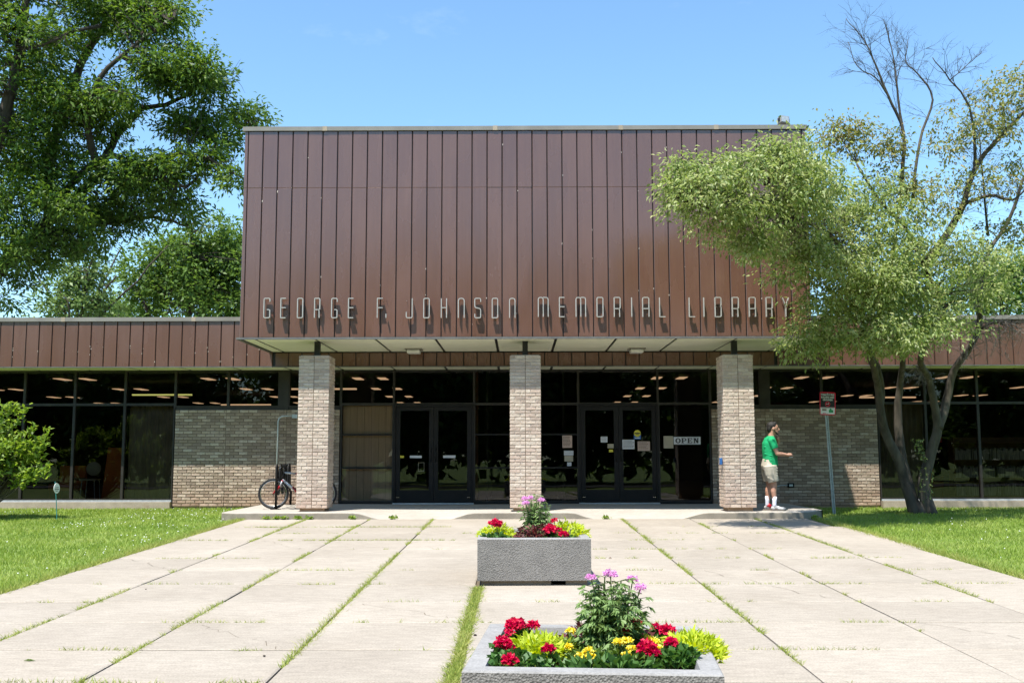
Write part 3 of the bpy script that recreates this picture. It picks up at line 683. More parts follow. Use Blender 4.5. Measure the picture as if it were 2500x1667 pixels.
def column(cx, label, blue=False):
    t = thing('brick_column', label, 'brick column', (cx, 20.5, 0), 'brick columns under the canopy')
    w = .302; y0, y1 = 20.2, 20.81; z0 = .073; nC = 44; zt = z0+nC*.068-.01
    core = MB(); core.box((cx-w+.008, y0+.010, z0-.004), (cx+w-.008, y1-.010, zt-.002)); part(core, 'mortar_core', M['mortar'], t)
    n, rest = brick_face(t, (cx-w, y0), (1, 0), 2*w, nC, z0, bm_c, 170, M['brick_c'], split=[w], phase=rnd.randrange(2))
    side = 1 if cx < -1 else -1
    if side > 0: n2, r2 = brick_face(t, (cx+w, y0+.05), (0, 1), y1-y0-.05, nC, z0, bm_c, 120, M['brick_c'])
    else: n2, r2 = brick_face(t, (cx-w, y1), (0, -1), y1-y0-.05, nC, z0, bm_c, 120, M['brick_c'])
    rest.add(r2.v, r2.f)
    if side > 0: n3, r3 = brick_face(t, (cx-w, y1), (0, -1), y1-y0-.05, nC, z0, bm_c, 0, M['brick_c'])
    else: n3, r3 = brick_face(t, (cx+w, y0+.05), (0, 1), y1-y0-.05, nC, z0, bm_c, 0, M['brick_c'])
    rest.add(r3.v, r3.f)
    n4, r4 = brick_face(t, (cx+w-.05, y1), (-1, 0), 2*w-.1, nC, z0, bm_c, 0, M['brick_c']); rest.add(r4.v, r4.f)
    tag(part(rest, 'brickwork', M['brick_c'], t), kind='stuff')
    f = MB(); f.box((cx-w+.06, y0+.06, -.05), (cx+w-.06, y1-.06, z0)); part(f, 'footing', M['footing'], t)
    p = MB(); p.box((cx-.055, 20.45, zt), (cx+.055, 20.56, ZS-.004)); part(p, 'steel_post', M['dark'], t)
    cp = MB(); cp.box((cx-w+.03, y0+.03, zt-.002), (cx+w-.03, y1-.03, zt+.012)); part(cp, 'cap', M['mortar'], t)
    jl = MB(); jl.box((cx-.005, y0+.004, z0), (cx+.005, y0+.012, zt)); part(jl, 'control_joint', M['mortar_w'], t)
    return t
column(-4.052, 'left brick column, in front of the bicycle rack')
column(.132, 'middle brick column, behind the farther planter')
column(4.33, 'right brick column, nearest the standing man')
def wall(x0, x1, label, split, grp='brick walls beside the entrance'):
    t = thing('brick_wall', label, 'brick wall', ((x0+x1)/2, YG, 0), grp)
    nC = 32; z0 = 2.125-nC*.068+.01
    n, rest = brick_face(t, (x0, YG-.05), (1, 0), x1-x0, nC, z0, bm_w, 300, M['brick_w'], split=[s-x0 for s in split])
    if rest.v: tag(part(rest, 'brickwork', M['brick_w'], t), kind='stuff')
    core = MB(); core.box((x0+.004, YG-.038, z0-.01), (x1-.004, YG+.1, 2.12)); part(core, 'mortar_core', M['mortar_w'], t)
    f = MB(); f.box((x0+.02, YG-.03, -.3), (x1-.02, YG+.08, z0-.008)); part(f, 'footing', M['footing'], t)
    e = MB()
    return t
# wall bricks start from the top course so that the ones that show largest are parts
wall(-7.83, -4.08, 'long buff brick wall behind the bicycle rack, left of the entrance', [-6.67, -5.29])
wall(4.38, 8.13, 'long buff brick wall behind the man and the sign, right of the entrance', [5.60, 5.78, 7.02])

# ------------------------------------------------------------ raised letters on the block
GL = {
 'G': [[(1,.82),(1,1),(0,1),(0,0),(1,0),(1,.42),(.5,.42)]],
 'E': [[(1,1),(0,1),(0,0),(1,0)], [(0,.52),(1,.52)]],
 'O': [[(0,0),(0,1),(1,1),(1,0),(0,0)]],
 'R': [[(0,0),(0,1)], [(0,1),(1,1),(1,.42),(0,.42)], [(.72,.42),(.88,.36),(.9,0)]],
 'F': [[(1,1),(0,1),(0,0)], [(0,.52),(1,.52)]],
 '.': [[(0,0),(0,.2)]],
 'J': [[(1,1),(1,0),(0,0),(0,.3)]],
 'H': [[(0,0),(0,1)], [(1,0),(1,1)], [(0,.52),(1,.52)]],
 'n': [[(0,0),(0,1),(1,1),(1,0)]],
 'S': [[(1,.82),(1,1),(0,1),(0,.54),(1,.46),(1,0),(0,0),(0,.2)]],
 'm': [[(0,0),(0,1),(.5,1),(.5,0)], [(.5,1),(1,1),(1,0)]],
 'I': [[(0,0),(0,1)]],
 'A': [[(0,0),(0,1),(1,1),(1,0)], [(0,.42),(1,.42)]],
 'L': [[(0,1),(0,0),(1,0)]],
 'B': [[(0,0),(0,1)], [(0,1),(1,1),(1,.55),(0,.55)], [(.1,.55),(1,.55),(1,0),(0,0)]],
 'Y': [[(0,1),(.5,.55),(.5,0)], [(1,1),(.5,.55)]],
}
LP = [('G',145,200),('E',283,330),('O',420,470),('R',560,610),('G',700,752),('E',838,885),('F',1075,1125),('.',1147,1152),('J',1313,1368),('O',1456,1508),('H',1600,1650),('n',1740,1795),('S',1875,1930),('O',2018,2070),('n',2160,2212)]
LP = [(c, 600+a/3.36, 600+b/3.36) for c, a, b in LP]
LP += [(c, 1250+a/3.136, 1250+b/3.136) for c, a, b in [('m',198,280),('E',360,405),('m',487,567),('O',648,700),('R',780,832),('I',914,918),('A',998,1052),('L',1128,1178),('L',1355,1405),('I',1467,1472),('B',1553,1605),('R',1685,1738),('A',1815,1868),('R',1945,1998),('Y',2070,2125)]]
sign = thing('building_sign', 'thin raised metal capitals spelling the library name across the brown block', 'sign', (0, YF-.1, 3.77))
def rounded(pts, rad):
    out = [Vector(pts[0])]
    closed = pts[0] == pts[-1]
    for i in range(1, len(pts)-1):
        p, a, b = Vector(pts[i]), Vector(pts[i-1]), Vector(pts[i+1])
        r1 = min(rad, (a-p).length*.45, (b-p).length*.45); u = (a-p).normalized()*r1; v = (b-p).normalized()*r1
        for t in (0, .33, .66, 1): out.append(p+u*(1-t)**2+v*t**2)
    out.append(Vector(pts[-1]))
    return out
def ribbon(m, pts, w, ya, yb):
    n = len(pts); vs = []
    for i, p in enumerate(pts):
        a = pts[max(i-1, 0)]; b = pts[min(i+1, n-1)]; d = (b-a); d = d.normalized() if d.length > 0 else Vector((1, 0)); s = Vector((-d.y, d.x))*w/2
        for q, y in ((p+s, ya), (p-s, ya), (p-s, yb), (p+s, yb)): vs.append((q.x, y, q.y))
    fs = []
    for i in range(n-1):
        for k in range(4): fs.append((4*i+k, 4*i+(k+1) % 4, 4*i+4+(k+1) % 4, 4*i+4+k))
    fs += [(3, 2, 1, 0), (4*n-4, 4*n-3, 4*n-2, 4*n-1)]
    m.add(vs, fs)
YB, YA = YF-.048, YF-.118
for ch, a, b in LP:
    pa, pb = at(a, 752, YA), at(b, 752, YA)
    z0 = at(a, 775.5, YA).z; z1 = at(a, 728.2, YA).z
    if a > 1250: z0 = at(a, 773, YA).z; z1 = at(a, 726, YA).z
    x0, wd, h = pa.x+.008, max(pb.x-pa.x-.016, .001), z1-z0
    m = MB()
    for st in GL[ch]:
        pts = [(x0+u*wd, z0+v*h) for u, v in st]
        if ch in 'nmA': rr = .055 if ch != 'A' else .03
        elif ch in 'EFILHY.': rr = .002
        else: rr = .028
        ribbon(m, rounded(pts, rr), .0155, YA, YB)
    # standoff pins back to the panel
    for u, v in ((0, .9), (1 if ch not in 'ILYJ.' else (1 if ch == 'J' else 0), .1 if ch in 'EGOSBL' else .9)):
        if ch in 'I.': u = 0
        m.box((x0+u*wd-.003, YB, z0+v*h-.003), (x0+u*wd+.003, YF, z0+v*h+.003))
    o = part(m, 'letter', M['letter'], sign); o['label'] = 'full stop after the F' if ch == '.' else 'thin metal letter '+ch.upper()

# ------------------------------------------------------------ text helper
def text_mesh(txt, size, mat, name, parent, center, bold=0.0, xs=1.0, shear=0, depth=.001):
    cu = bpy.data.curves.new('t', 'FONT'); cu.body = txt; cu.size = size; cu.align_x = 'CENTER'; cu.align_y = 'CENTER'; cu.offset = bold; cu.extrude = depth; cu.resolution_u = 3
    to = bpy.data.objects.new('t', cu); COL.objects.link(to)
    dg = bpy.context.evaluated_depsgraph_get(); dg.update()
    me = bpy.data.meshes.new_from_object(to.evaluated_get(dg)); bpy.data.objects.remove(to); bpy.data.curves.remove(cu)
    me.materials.clear(); me.materials.append(mat)
    me.transform(Matrix(((xs, 0, 0, 0), (0, 0, -1, 0), (0, 1, 0, 0), (0, 0, 0, 1))))
    o = link(name, me, parent); o.location = Vector(center)-Vector(parent.location)
    return o
# ------------------------------------------------------------ notices on the glass
YN = YG-.058
def notice(px0, py0, px1, py1, mat, label, lines=0, name='notice', cat='notice', y=YN, group='papers taped to the entrance glass', heading=False):
    a = at(px0, py1, y); b_ = at(px1, py0, y)
    t = thing(name, label, cat, ((a.x+b_.x)/2, y, (a.z+b_.z)/2), group)
    m = MB(); m.box((a.x, y-.002, a.z), (b_.x, y, b_.z)); part(m, 'sheet', mat, t)
    if lines:
        m = MB(); W_ = b_.x-a.x; H_ = b_.z-a.z
        for k in range(lines):
            z = b_.z-H_*(.12+.8*k/lines); ln = rnd.uniform(.55, .85)*W_; x0 = a.x+W_*.08
            hh = H_*.05 if not (heading and k == 0) else H_*.08
            while x0 < a.x+W_*.08+ln:
                wl2 = rnd.uniform(.02, .045); m.box((x0, y-.0035, z-hh*.5), (min(x0+wl2, b_.x-.005), y-.002, z+hh*.3)); x0 += wl2+.008
        part(m, 'printing', M['ink'], t)
    return t
notice(1373, 1062.7, 1396.6, 1092.7, M['pink_paper'], 'pinkish letter sized notice highest on the sidelight left of the right doors', 7)
notice(1377, 1099.6, 1400, 1111, M['white_paper'], 'small white card with a blue line, under the pinkish notice', 2, 'card', 'card')
notice(1378, 1112, 1399, 1126, M['tan_paper'], 'faded yellowish picture taped just below the white card', 0, 'picture', 'picture')
notice(1384.7, 1128, 1395, 1137, M['white_paper'], 'tiny white sticker lowest on the sidelight', 2, 'sticker', 'sticker')
notice(1466.6, 1065.3, 1483, 1079.5, M['white_paper'], 'small white sign with print on the left leaf of the right doors', 3, 'sticker', 'sticker', y=YG-.062)
notice(1483.5, 1083, 1498, 1093.6, M['tan_paper'], 'small tan card near the edge of the right entrance door leaf', 1, 'card', 'card', y=YG-.062)
notice(1486.7, 1097, 1496.6, 1103.3, M['yellow'], 'little yellow sticker under the small tan card', 0, 'sticker', 'sticker', y=YG-.062)
notice(1519.6, 1073, 1549, 1096, M['white_paper'], 'white notice with dense print, left of two on the rightmost door leaf', 6, y=YG-.062)
notice(1557, 1077, 1586.7, 1100, M['pink_paper'], 'pale pink notice with bold lines, right of two on the rightmost door leaf', 5, y=YG-.062, heading=True)
notice(1620.5, 1064, 1643.4, 1094, M['tan_paper'], 'tan poster with a faint drawing, just left of the OPEN sign', 0, 'poster', 'poster')
notice(1000.7, 1111.6, 1029.6, 1117.7, M['white_paper'], 'white strip sign on the left leaf of the left doors', 1, 'strip_sign', 'sign', y=YG-.062)
notice(1082, 1111, 1112, 1117.5, M['white_paper'], 'white strip sign on the right leaf of the left doors', 1, 'strip_sign', 'sign', y=YG-.062)
notice(977, 1111.6, 986, 1117.5, M['yellow'], 'little yellow sticker near the hinge of the left doors', 0, 'sticker', 'sticker', y=YG-.062)
# round yellow and blue sticker
p0, p1 = at(1547.4, 1072, YG-.062), at(1564.5, 1049.7, YG-.062); cx, cz = (p0.x+p1.x)/2, (p0.z+p1.z)/2; W_ = p1.x-p0.x
t = thing('sticker', 'round yellow sticker over a blue base on the rightmost door leaf', 'sticker', (cx, YG-.062, cz))
m = MB(); m.box((p0.x, YG-.064, p0.z), (p1.x, YG-.062, cz)); part(m, 'base', M['blue'], t)
m = MB(); m.disc((cx, YG-.064, cz+.03), W_*.48, th=.002, n=20); part(m, 'disc', M['yellow'], t)
m = MB(); m.box((cx-W_*.4, YG-.0685, cz+.022), (cx+W_*.4, YG-.0665, cz+.045)); m.box((cx-W_*.2, YG-.0685, cz+.0), (cx+W_*.2, YG-.0665, cz+.012)); part(m, 'printing', M['ink'], t)
m = MB(); m.box((cx-W_*.35, YG-.0665, p0.z+.022), (cx+W_*.35, YG-.0645, p0.z+.04)); part(m, 'white_print', M['white_paper'], t)
# picture frame outline on left door
a, b_ = at(1021, 1149.5, YG-.062), at(1035.7, 1128.6, YG-.062)
m = MB((a.x, YG-.062, a.z)); q = .006
m.box((a.x, YG-.064, a.z), (b_.x, YG-.062, a.z+q)); m.box((a.x, YG-.064, b_.z-q), (b_.x, YG-.062, b_.z)); m.box((a.x, YG-.064, a.z+q), (a.x+q, YG-.062, b_.z-q)); m.box((b_.x-q, YG-.064, a.z+q), (b_.x, YG-.062, b_.z-q))
tag(m.build('sticker_outline', M['tan_paper']), 'thin rectangular outline of an old sticker low on the left doors', 'sticker')
# OPEN
a, b_ = at(1645, 1084.5, YN), at(1710, 1066, YN)
t = thing('open_sign', 'white sign with heavy black serif capitals reading OPEN on the right sidelight', 'sign', ((a.x+b_.x)/2, YN, (a.z+b_.z)/2))
m = MB(); m.box((a.x, YN-.003, a.z), (b_.x, YN, b_.z)); part(m, 'board', M['white_paper'], t)
cz = (a.z+b_.z)/2; cw_ = (b_.x-a.x)
def slab_letter(kind, x, z, w, h, y):
    m = MB(); d0, d1 = y-.002, y; s = w*.30; q = h*.16
    B = lambda x0, z0, x1, z1: m.box((x+x0*w, d0, z+z0*h), (x+x1*w, d1, z+z1*h))
    def ring(cx, cz, rx, rz, tx, tz, a0=0, a1=360, n=18):
        vs = []; fs = []
        for i in range(n+1):
            a = R(a0+(a1-a0)*i/n)
            for k, yy in ((1, d0), (0, d0)):
                rx_ = rx-(0 if k else tx); rz_ = rz-(0 if k else tz)
                vs.append((x+(cx+rx_*math.cos(a))*w, yy, z+(cz+rz_*math.sin(a))*h))
        for i in range(n): fs.append((2*i, 2*i+1, 2*i+3, 2*i+2))
        m.add(vs, fs)
    if kind == 'O': ring(.5, .5, .5, .5, .27, .16)
    if kind == 'P':
        B(.08, .1, .36, .9); B(0, 0, .5, .12); B(0, .88, .36, 1); ring(.5, .70, .46, .30, .24, .13, -90, 90); B(.36, .86, .5, 1.0); B(.36, .40, .5, .53)
    if kind == 'E':
        B(.08, .1, .36, .9); B(0, 0, .9, .13); B(0, .87, .9, 1); B(.36, .44, .7, .57); B(.76, .13, .9, .32); B(.76, .68, .9, .87); B(.6, .34, .7, .66)
    if kind == 'N':
        B(.08, .1, .30, .9); B(0, 0, .38, .12); B(0, .88, .34, 1); B(.70, .1, .92, .9); B(.62, .88, 1, 1)
        m.add([(x+.1*w, d0-.0004, z+h), (x+.42*w, d0-.0004, z+h), (x+.92*w, d0-.0004, z), (x+.62*w, d0-.0004, z)], [(0, 1, 2, 3)])
    return m
lw = cw_*.20
for k, chh in enumerate('OPEN'):
    mm = slab_letter(chh, a.x+cw_*.06+k*cw_*.225, cz-.058, lw, .116, YN-.004)
    o = part(mm, 'letter', M['ink'], t); o['label'] = 'black letter '+chh

# ------------------------------------------------------------ inside, seen through the glass
def curtain(x0, x1, z0, z1, y, name, label):
    m = MB((x0, y, z0)); n = int((x1-x0)/.03); vs = []
    for i in range(n+1):
        x = x0+(x1-x0)*i/n; yy = y+.03*math.sin(i*1.7)+.012*math.sin(i*.6)
        vs += [(x, yy, z0), (x, yy, z1)]
    m.add(vs, [(2*i, 2*i+2, 2*i+3, 2*i+1) for i in range(n)])
    tag(m.build(name, M['curtain'], smooth=True), label, 'curtain')
curtain(-8.95, -7.88, .12, 2.24, YG+.16, 'curtain', 'brown pleated curtain behind the pane left of the left brick wall')
curtain(8.2, 9.3, .12, 2.24, YG+.16, 'curtain', 'brown pleated curtain behind the pane right of the right brick wall')
t = thing('board_panel', 'tan boards behind the glass just right of the left brick column', 'boards', (-3.45, YG+.08, 0))
for i in range(7):
    x = -4.03+i*.165; m = MB(); m.box((x+.003, YG+.09, .06), (x+.162, YG+.11, 2.22)); part(m, 'board', M['boardp'], t)
# orange tall panel, chairs, bookshelves
m = MB((-9.4, 24.0, 0)); m.add([(-9.72, 24.0, .03), (-9.20, 24.0, .03), (-9.24, 24.0, 1.28), (-9.60, 24.0, 1.28), (-9.72, 24.1, .03), (-9.20, 24.1, .03), (-9.24, 24.1, 1.28), (-9.60, 24.1, 1.28)], [(0,1,2,3),(5,4,7,6),(4,0,3,7),(1,5,6,2),(3,2,6,7)])
tag(m.build('display_panel', M['orange']), 'tall tapered brown panel inside the left wing, behind the glass', 'panel')
def armchair(x, y, label):
    t = thing('armchair', label, 'armchair', (x, y, .03), 'armchairs in the reading room')
    m = MB(); m.box((x-.33, y-.3, .25), (x+.33, y+.3, .42)); part(m, 'seat', M['orange'], t, bevel=.03)
    m = MB(); m.box((x-.33, y+.3, .25), (x+.33, y+.42, .85)); part(m, 'backrest', M['orange'], t, bevel=.03)
    for sx in (-.3, .3):
        for sy in (-.25, .35):
            m = MB(); m.tube([(x+sx, y+sy, .03), (x+sx, y+sy, .25)], .02, n=8); part(m, 'leg', M['wood'], t)
        m = MB(); m.box((x+sx-.04, y-.3, .5), (x+sx+.04, y+.3, .56)); part(m, 'armrest', M['wood'], t)
armchair(-11.1, 25.3, 'orange armchair inside the left wing, behind the shrub')
armchair(10.3, 26.2, 'orange armchair inside the right wing, behind the tree')
t = thing('side_chair', 'pale rounded chair on thin legs inside the left wing', 'chair', (-10.35, 24.9, .03))
x, y = -10.35, 24.9
m = MB(); m.ell((x, y+.15, .78), (.19, .04, .17)); part(m, 'backrest', M['tan_paper'], t, smooth=True)
m = MB(); m.box((x-.2, y-.2, .5), (x+.2, y+.15, .54)); part(m, 'seat', M['tan_paper'], t, bevel=.01)
for sx in (-.15, .15):
    for sy in (-.15, .15):
        m = MB(); m.tube([(x+sx*1.2, y+sy, .03), (x+sx, y+sy, .5)], .012, n=6); part(m, 'leg', M['steel'], t)
def bookshelf(x0, x1, y, label):
    t = thing('bookshelf', label, 'bookshelf', ((x0+x1)/2, y, .03))
    m = MB(); m.box((x0, y, .03), (x0+.03, y+.3, 1.5)); part(m, 'side_panel', M['wood'], t)
    m = MB(); m.box((x1-.03, y, .03), (x1, y+.3, 1.5)); part(m, 'side_panel', M['wood'], t)
    m = MB(); m.box((x0, y+.3, .03), (x1, y+.32, 1.5)); part(m, 'back_panel', M['wood'], t)
    for z in (.1, .52, .94, 1.36):
        m = MB(); m.box((x0+.03, y, z), (x1-.03, y+.3, z+.025)); part(m, 'shelf', M['wood'], t)
        bk = MB(); x = x0+.05
        while x < x1-.08:
            w_ = rnd.uniform(.012, .03); h_ = rnd.uniform(.2, .29)
            if rnd.random() < .94: bk.box((x, y+.03, z+.026), (x+w_, y+.22, z+.026+h_))
            x += w_+.002
        if z < 1.3: tag(part(bk, 'books', M['books'], t), kind='stuff')
bookshelf(10.35, 12.2, 24.6, 'wooden bookshelf of pale books behind the rightmost panes')
m = MB((8.8, 27, 0)); m.box((9.0, 27, .03), (9.9, 27.6, .95)); tag(m.build('counter', M['wood'], bevel=.02), 'brown counter deep inside the right wing', 'counter')
m = MB((9.85, 24.2, 1.35)); m.box((9.83, 24.2, 1.37), (9.93, 24.21, 1.49)); tag(m.build('paper_tag', M['red']), 'small red paper hanging behind the pane right of the tree', 'paper')

# ------------------------------------------------------------ bicycle, rack, poles
def ring(m, c, r, tr, n=32, k=8, ax='y', flat=1.0):
    vs = []; fs = []
    for i in range(n):
        a = 2*math.pi*i/n; u = Vector((math.cos(a), 0, math.sin(a)))
        for j in range(k):
            b = 2*math.pi*j/k; p = Vector(c)+u*(r+tr*math.cos(b))+Vector((0, 1, 0))*tr*flat*math.sin(b); vs.append(p)
    for i in range(n):
        for j in range(k):
            fs.append((i*k+j, i*k+(j+1) % k, ((i+1) % n)*k+(j+1) % k, ((i+1) % n)*k+j))
    m.add(vs, fs)
bike = thing('bicycle', 'red and silver mountain bicycle standing in the rack behind the left brick column', 'bicycle', (-4.57, 21.33, 0), rz=R(6))
WR = .315
def wheel(x):
    w = link('wheel', None, bike); w.location = (x, 0, WR); w.empty_display_size = .05
    m = MB(); ring(m, (0, 0, 0), WR-.022, .022); m.build('tyre', M['rubber'], w, smooth=True)
    m = MB(); ring(m, (0, 0, 0), WR-.05, .009, k=6); m.build('rim', M['chrome'], w, smooth=True)
    m = MB(); 
    for i in range(28):
        a = 2*math.pi*i/28; s = .02 if i % 2 else -.02; a2 = a+(.35 if i % 4 < 2 else -.35)
        m.tube([(math.cos(a2)*.02, s, math.sin(a2)*.02), (math.cos(a)*(WR-.055), 0, math.sin(a)*(WR-.055))], .0014, n=3, cap=False)
    m.build('spokes', M['chrome'], w)
    m = MB(); m.tube([(0, -.045, 0), (0, .045, 0)], .016, n=10); m.build('hub', M['black'], w, smooth=True)
wheel(-.49); wheel(.49)
HT0, HT1, BB, ST, RA = Vector((-.30, 0, .62)), Vector((-.335+.0, 0, .62)), Vector((.06, 0, .29)), Vector((.19, 0, .70)), Vector((.49, 0, WR))
HB, HTp = Vector((-.325, 0, .60)), Vector((-.29, 0, .76))
HTp = Vector((-.275, 0, .74)); HB = Vector((-.315, 0, .60))
def bt(name, pts, r, mat, n=10, parent=bike, label=None):
    m = MB(); m.tube(pts, r, n=n); o = m.build(name, M[mat], parent, smooth=True)
    if label: o['label'] = label
    return o
bt('down_tube', [HB, (HB+BB)/2, BB], [.027, .03, .026], 'silver'); bt('down_tube', [(HB+BB)/2+Vector((.02, 0, -.01)), BB], [.031, .030], 'red')
bt('top_tube', [HTp, HTp.lerp(ST, .5)], .022, 'silver'); bt('top_tube', [HTp.lerp(ST, .5), ST.lerp(BB, .15)], .024, 'red')
bt('seat_tube', [BB, ST], .017, 'red'); bt('head_tube', [HB, HTp], .024, 'black')
for s in (-.055, .055):
    bt('chain_stay', [BB+Vector((0, s*.5, 0)), RA+Vector((0, s, 0))], .011, 'red'); bt('seat_stay', [ST.lerp(BB, .12)+Vector((0, s*.4, 0)), RA+Vector((0, s, 0))], .010, 'red')
    bt('fork_leg', [HB+Vector((0, s, -.03)), Vector((-.36, s, .45))], .016, 'silver'); bt('fork_leg', [Vector((-.36, s, .47)), Vector((-.425, s, .40)), Vector((-.49, s, WR))], [.021, .022, .014], 'red')
bt('fork_crown', [HB+Vector((0, -.06, -.03)), HB+Vector((0, .06, -.03))], .02, 'red')
bt('stem', [HTp, HTp+Vector((.03, 0, .08)), HTp+Vector((-.05, 0, .13))], .016, 'black')
bt('handlebar', [HTp+Vector((.02, -.28, .15)), HTp+Vector((-.03, -.1, .13)), HTp+Vector((-.05, 0, .13)), HTp+Vector((-.03, .1, .13)), HTp+Vector((.02, .28, .15))], .012, 'black')
for s in (-1, 1):
    bt('grip', [HTp+Vector((.02, s*.28, .15)), HTp+Vector((.005, s*.19, .143))], .018, 'rubber')
    bt('brake_lever', [HTp+Vector((-.02, s*.2, .13)), HTp+Vector((-.07, s*.26, .10))], .006, 'chrome', n=6)
bt('cable', [HTp+Vector((-.04, -.15, .12)), HTp+Vector((-.14, -.08, .05)), HTp+Vector((-.11, 0, -.10)), HB+Vector((-.02, 0, -.04))], .004, 'black', n=5)
bt('seat_post', [ST, ST+Vector((.035, 0, .14))], .014, 'black')
m = MB(); sp = ST+Vector((.035, 0, .16)); m.ell(sp+Vector((.03, 0, 0)), (.12, .07, .03)); m.ell(sp+Vector((-.10, 0, 0)), (.09, .025, .022)); m.build('saddle', M['black'], bike, smooth=True)
m = MB(); ring(m, BB+Vector((0, -.05, 0)), .085, .006, n=24, k=5); m.tube([BB+Vector((0, -.07, 0)), BB+Vector((0, .07, 0))], .018, n=8); m.build('chainring', M['black'], bike)
for s in (-1, 1):
    bt('crank', [BB+Vector((0, s*.07, 0)), BB+Vector((s*.10, s*.075, -.13*s))], .009, 'chrome', n=6)
    m = MB(); c = BB+Vector((s*.10, s*.12, -.13*s)); m.box((c.x-.045, c.y-.045, c.z-.01), (c.x+.045, c.y+.045, c.z+.01)); m.build('pedal', M['black'], bike)

rack = thing('bicycle_rack', 'black wave shaped tube rack between the bicycle and the brick wall', 'bicycle rack', (-5.05, 22.2, 0))
pts = []; y0, y1 = 21.2, 23.15; n = 110; nl = 3.5
pts.append(Vector((-4.985, y0, 0)))
for i in range(n+1):
    t = i/n; ph = t*nl*2*math.pi
    # alternate between high and low bends
    z = .60+.30*math.cos(ph)
    z = .60+.30*math.tanh(2.4*math.cos(ph))/math.tanh(2.4)
    pts.append(Vector((-4.985-.12*t, y0+(y1-y0)*(t*.96+.0), z)))
pts[1].z = .86
pts.append(Vector((-5.11, y1, .3))); pts.append(Vector((-5.115, y1, 0)))
m = MB(); m.tube(pts, .026, n=8); part(m, 'wave_tube', M['black'], rack, smooth=True)
for y, x in ((y0, -4.985), (y1, -5.115)):
    m = MB(); m.box((x-.09, y-.09, .0), (x+.09, y+.09, .012)); part(m, 'base_plate', M['black'], rack)
pole = thing('conduit_pole', 'thin grey conduit pole bending right to a small box, behind the bicycle', 'conduit', (-5.42, 23.1, 0))
m = MB(); m.tube([(-5.44, 23.1, 0), (-5.42, 23.1, 1.86), (-5.40, 23.1, 1.93), (-5.34, 23.1, 1.975), (-5.06, 23.1, 1.98)], .017, n=8); part(m, 'pipe', M['steel'], pole, smooth=True)
m = MB(); m.box((-5.10, 23.04, 1.93), (-4.98, 23.16, 2.01)); part(m, 'junction_box', M['steel'], pole)

# push plate on the right column
t = thing('push_button_box', 'small blue push button box on the left face of the right brick column', 'button box', (4.0, 20.4, 1.0))
m = MB(); m.box((3.965, 20.36, .90), (4.016, 20.45, 1.03)); part(m, 'box', M['blue'], t, bevel=.006)
m = MB(); m.box((3.960, 20.375, .93), (3.965, 20.435, 1.00)); part(m, 'button', M['silver'], t)
# outlet and hose bib on right wall
t = thing('wall_outlet', 'weatherproof outlet low on the dark brick wall right of the man', 'outlet', (6.12, 23.33, .40))
m = MB(); m.box((6.05, 23.31, .36), (6.20, 23.352, .46)); part(m, 'cover', M['black'], t, bevel=.008)
m = MB(); m.box((6.085, 23.303, .385), (6.165, 23.31, .43)); part(m, 'lid', M['steel'], t)
m = MB(); m.tube([(6.05, 23.33, .41), (5.9, 23.32, .405), (5.75, 23.32, .36), (5.62, 23.32, .37)], .010, n=6); part(m, 'conduit', M['steel'], t, smooth=True)
t = thing('hose_tap', 'small dark tap on the brick wall just behind the man', 'tap', (5.53, 23.3, .5))
m = MB(); m.tube([(5.53, 23.345, .52), (5.53, 23.27, .52), (5.53, 23.25, .47)], .014, n=8); part(m, 'spout', M['black'], t, smooth=True)
m = MB(); m.disc((5.53, 23.27, .56), .028, th=.008, n=10); part(m, 'handle', M['black'], t)

# floodlight on the roof edge
fc = at(1914, 294, 20.1)
t = thing('floodlight', 'square grey floodlight on a short stalk at the right end of the block roof', 'floodlight', (fc.x, 20.1, 7.62))
m = MB(); m.tube([(fc.x, 20.1, 7.60), (fc.x, 20.1, 7.69)], .02, n=8); m.box((fc.x-.05, 20.05, 7.6), (fc.x+.05, 20.15, 7.62)); part(m, 'stalk', M['black'], t)
hb = link('housing', None, t); 
m = MB(); m.box((-.088, -.04, -.07), (.088, .09, .07)); h = m.build('housing', M['coping'], t, bevel=.012); h.location = (0, 0, .18); h.rotation_euler = (R(-8), R(4), R(14)); h.scale = (1.15, 1.1, 1.15)
bpy.data.objects.remove(hb)
m = MB(); m.box((-.07, -.046, -.052), (.07, -.041, .052)); m.build('lens', M['steel'], h)
m = MB(); m.box((-.098, -.02, -.03), (-.09, .04, .03)); m.box((.09, -.02, -.03), (.098, .04, .03)); m.build('bracket', M['black'], h)

# ------------------------------------------------------------ tobacco free sign
bs = at(2037, 1247, 21.4); tp = at(2018, 1013, 21.36); tl = at(2001, 957.5, 21.34); 
t = thing('tobacco_sign', 'black and red metal sign about tobacco free grounds on a leaning galvanised post', 'sign', (bs.x, bs.y, gz(0, 21.4)))
top = at(2014, 960, 21.34)
m = MB()
d = (top-bs); vs = []
prof = [(-.034, 0), (-.026, -.012), (-.012, -.012), (-.007, .012), (.007, .012), (.012, -.012), (.026, -.012), (.034, 0), (.034, .004), (.028, -.006), (.016, -.006), (.010, .018), (-.010, .018), (-.016, -.006), (-.028, -.006), (-.034, .004)]
for p in (bs+Vector((0, 0, -.15)), top):
    for x, y in prof: vs.append((p.x+x, p.y+y, p.z))
n = len(prof); m.add(vs, [(k, (k+1) % n, n+(k+1) % n, n+k) for k in range(n)]); part(m, 'post', M['steel'], t)
m = MB(); ax = d.normalized()
for k in range(60):
    p = bs+ax*(.05+k*.036)
    if p.z < top.z-.4: m.box((p.x-.004, p.y+.009, p.z-.005), (p.x+.004, p.y+.0115, p.z+.005))
part(m, 'post_holes', M['black'], t)
pc = at(2020.5, 985, 21.30); SW, SH = .325, .475
lean = math.atan2(-(top.x-bs.x), (top.z-bs.z))
pl = link('plate', None, t)
bpy.data.objects.remove(pl)
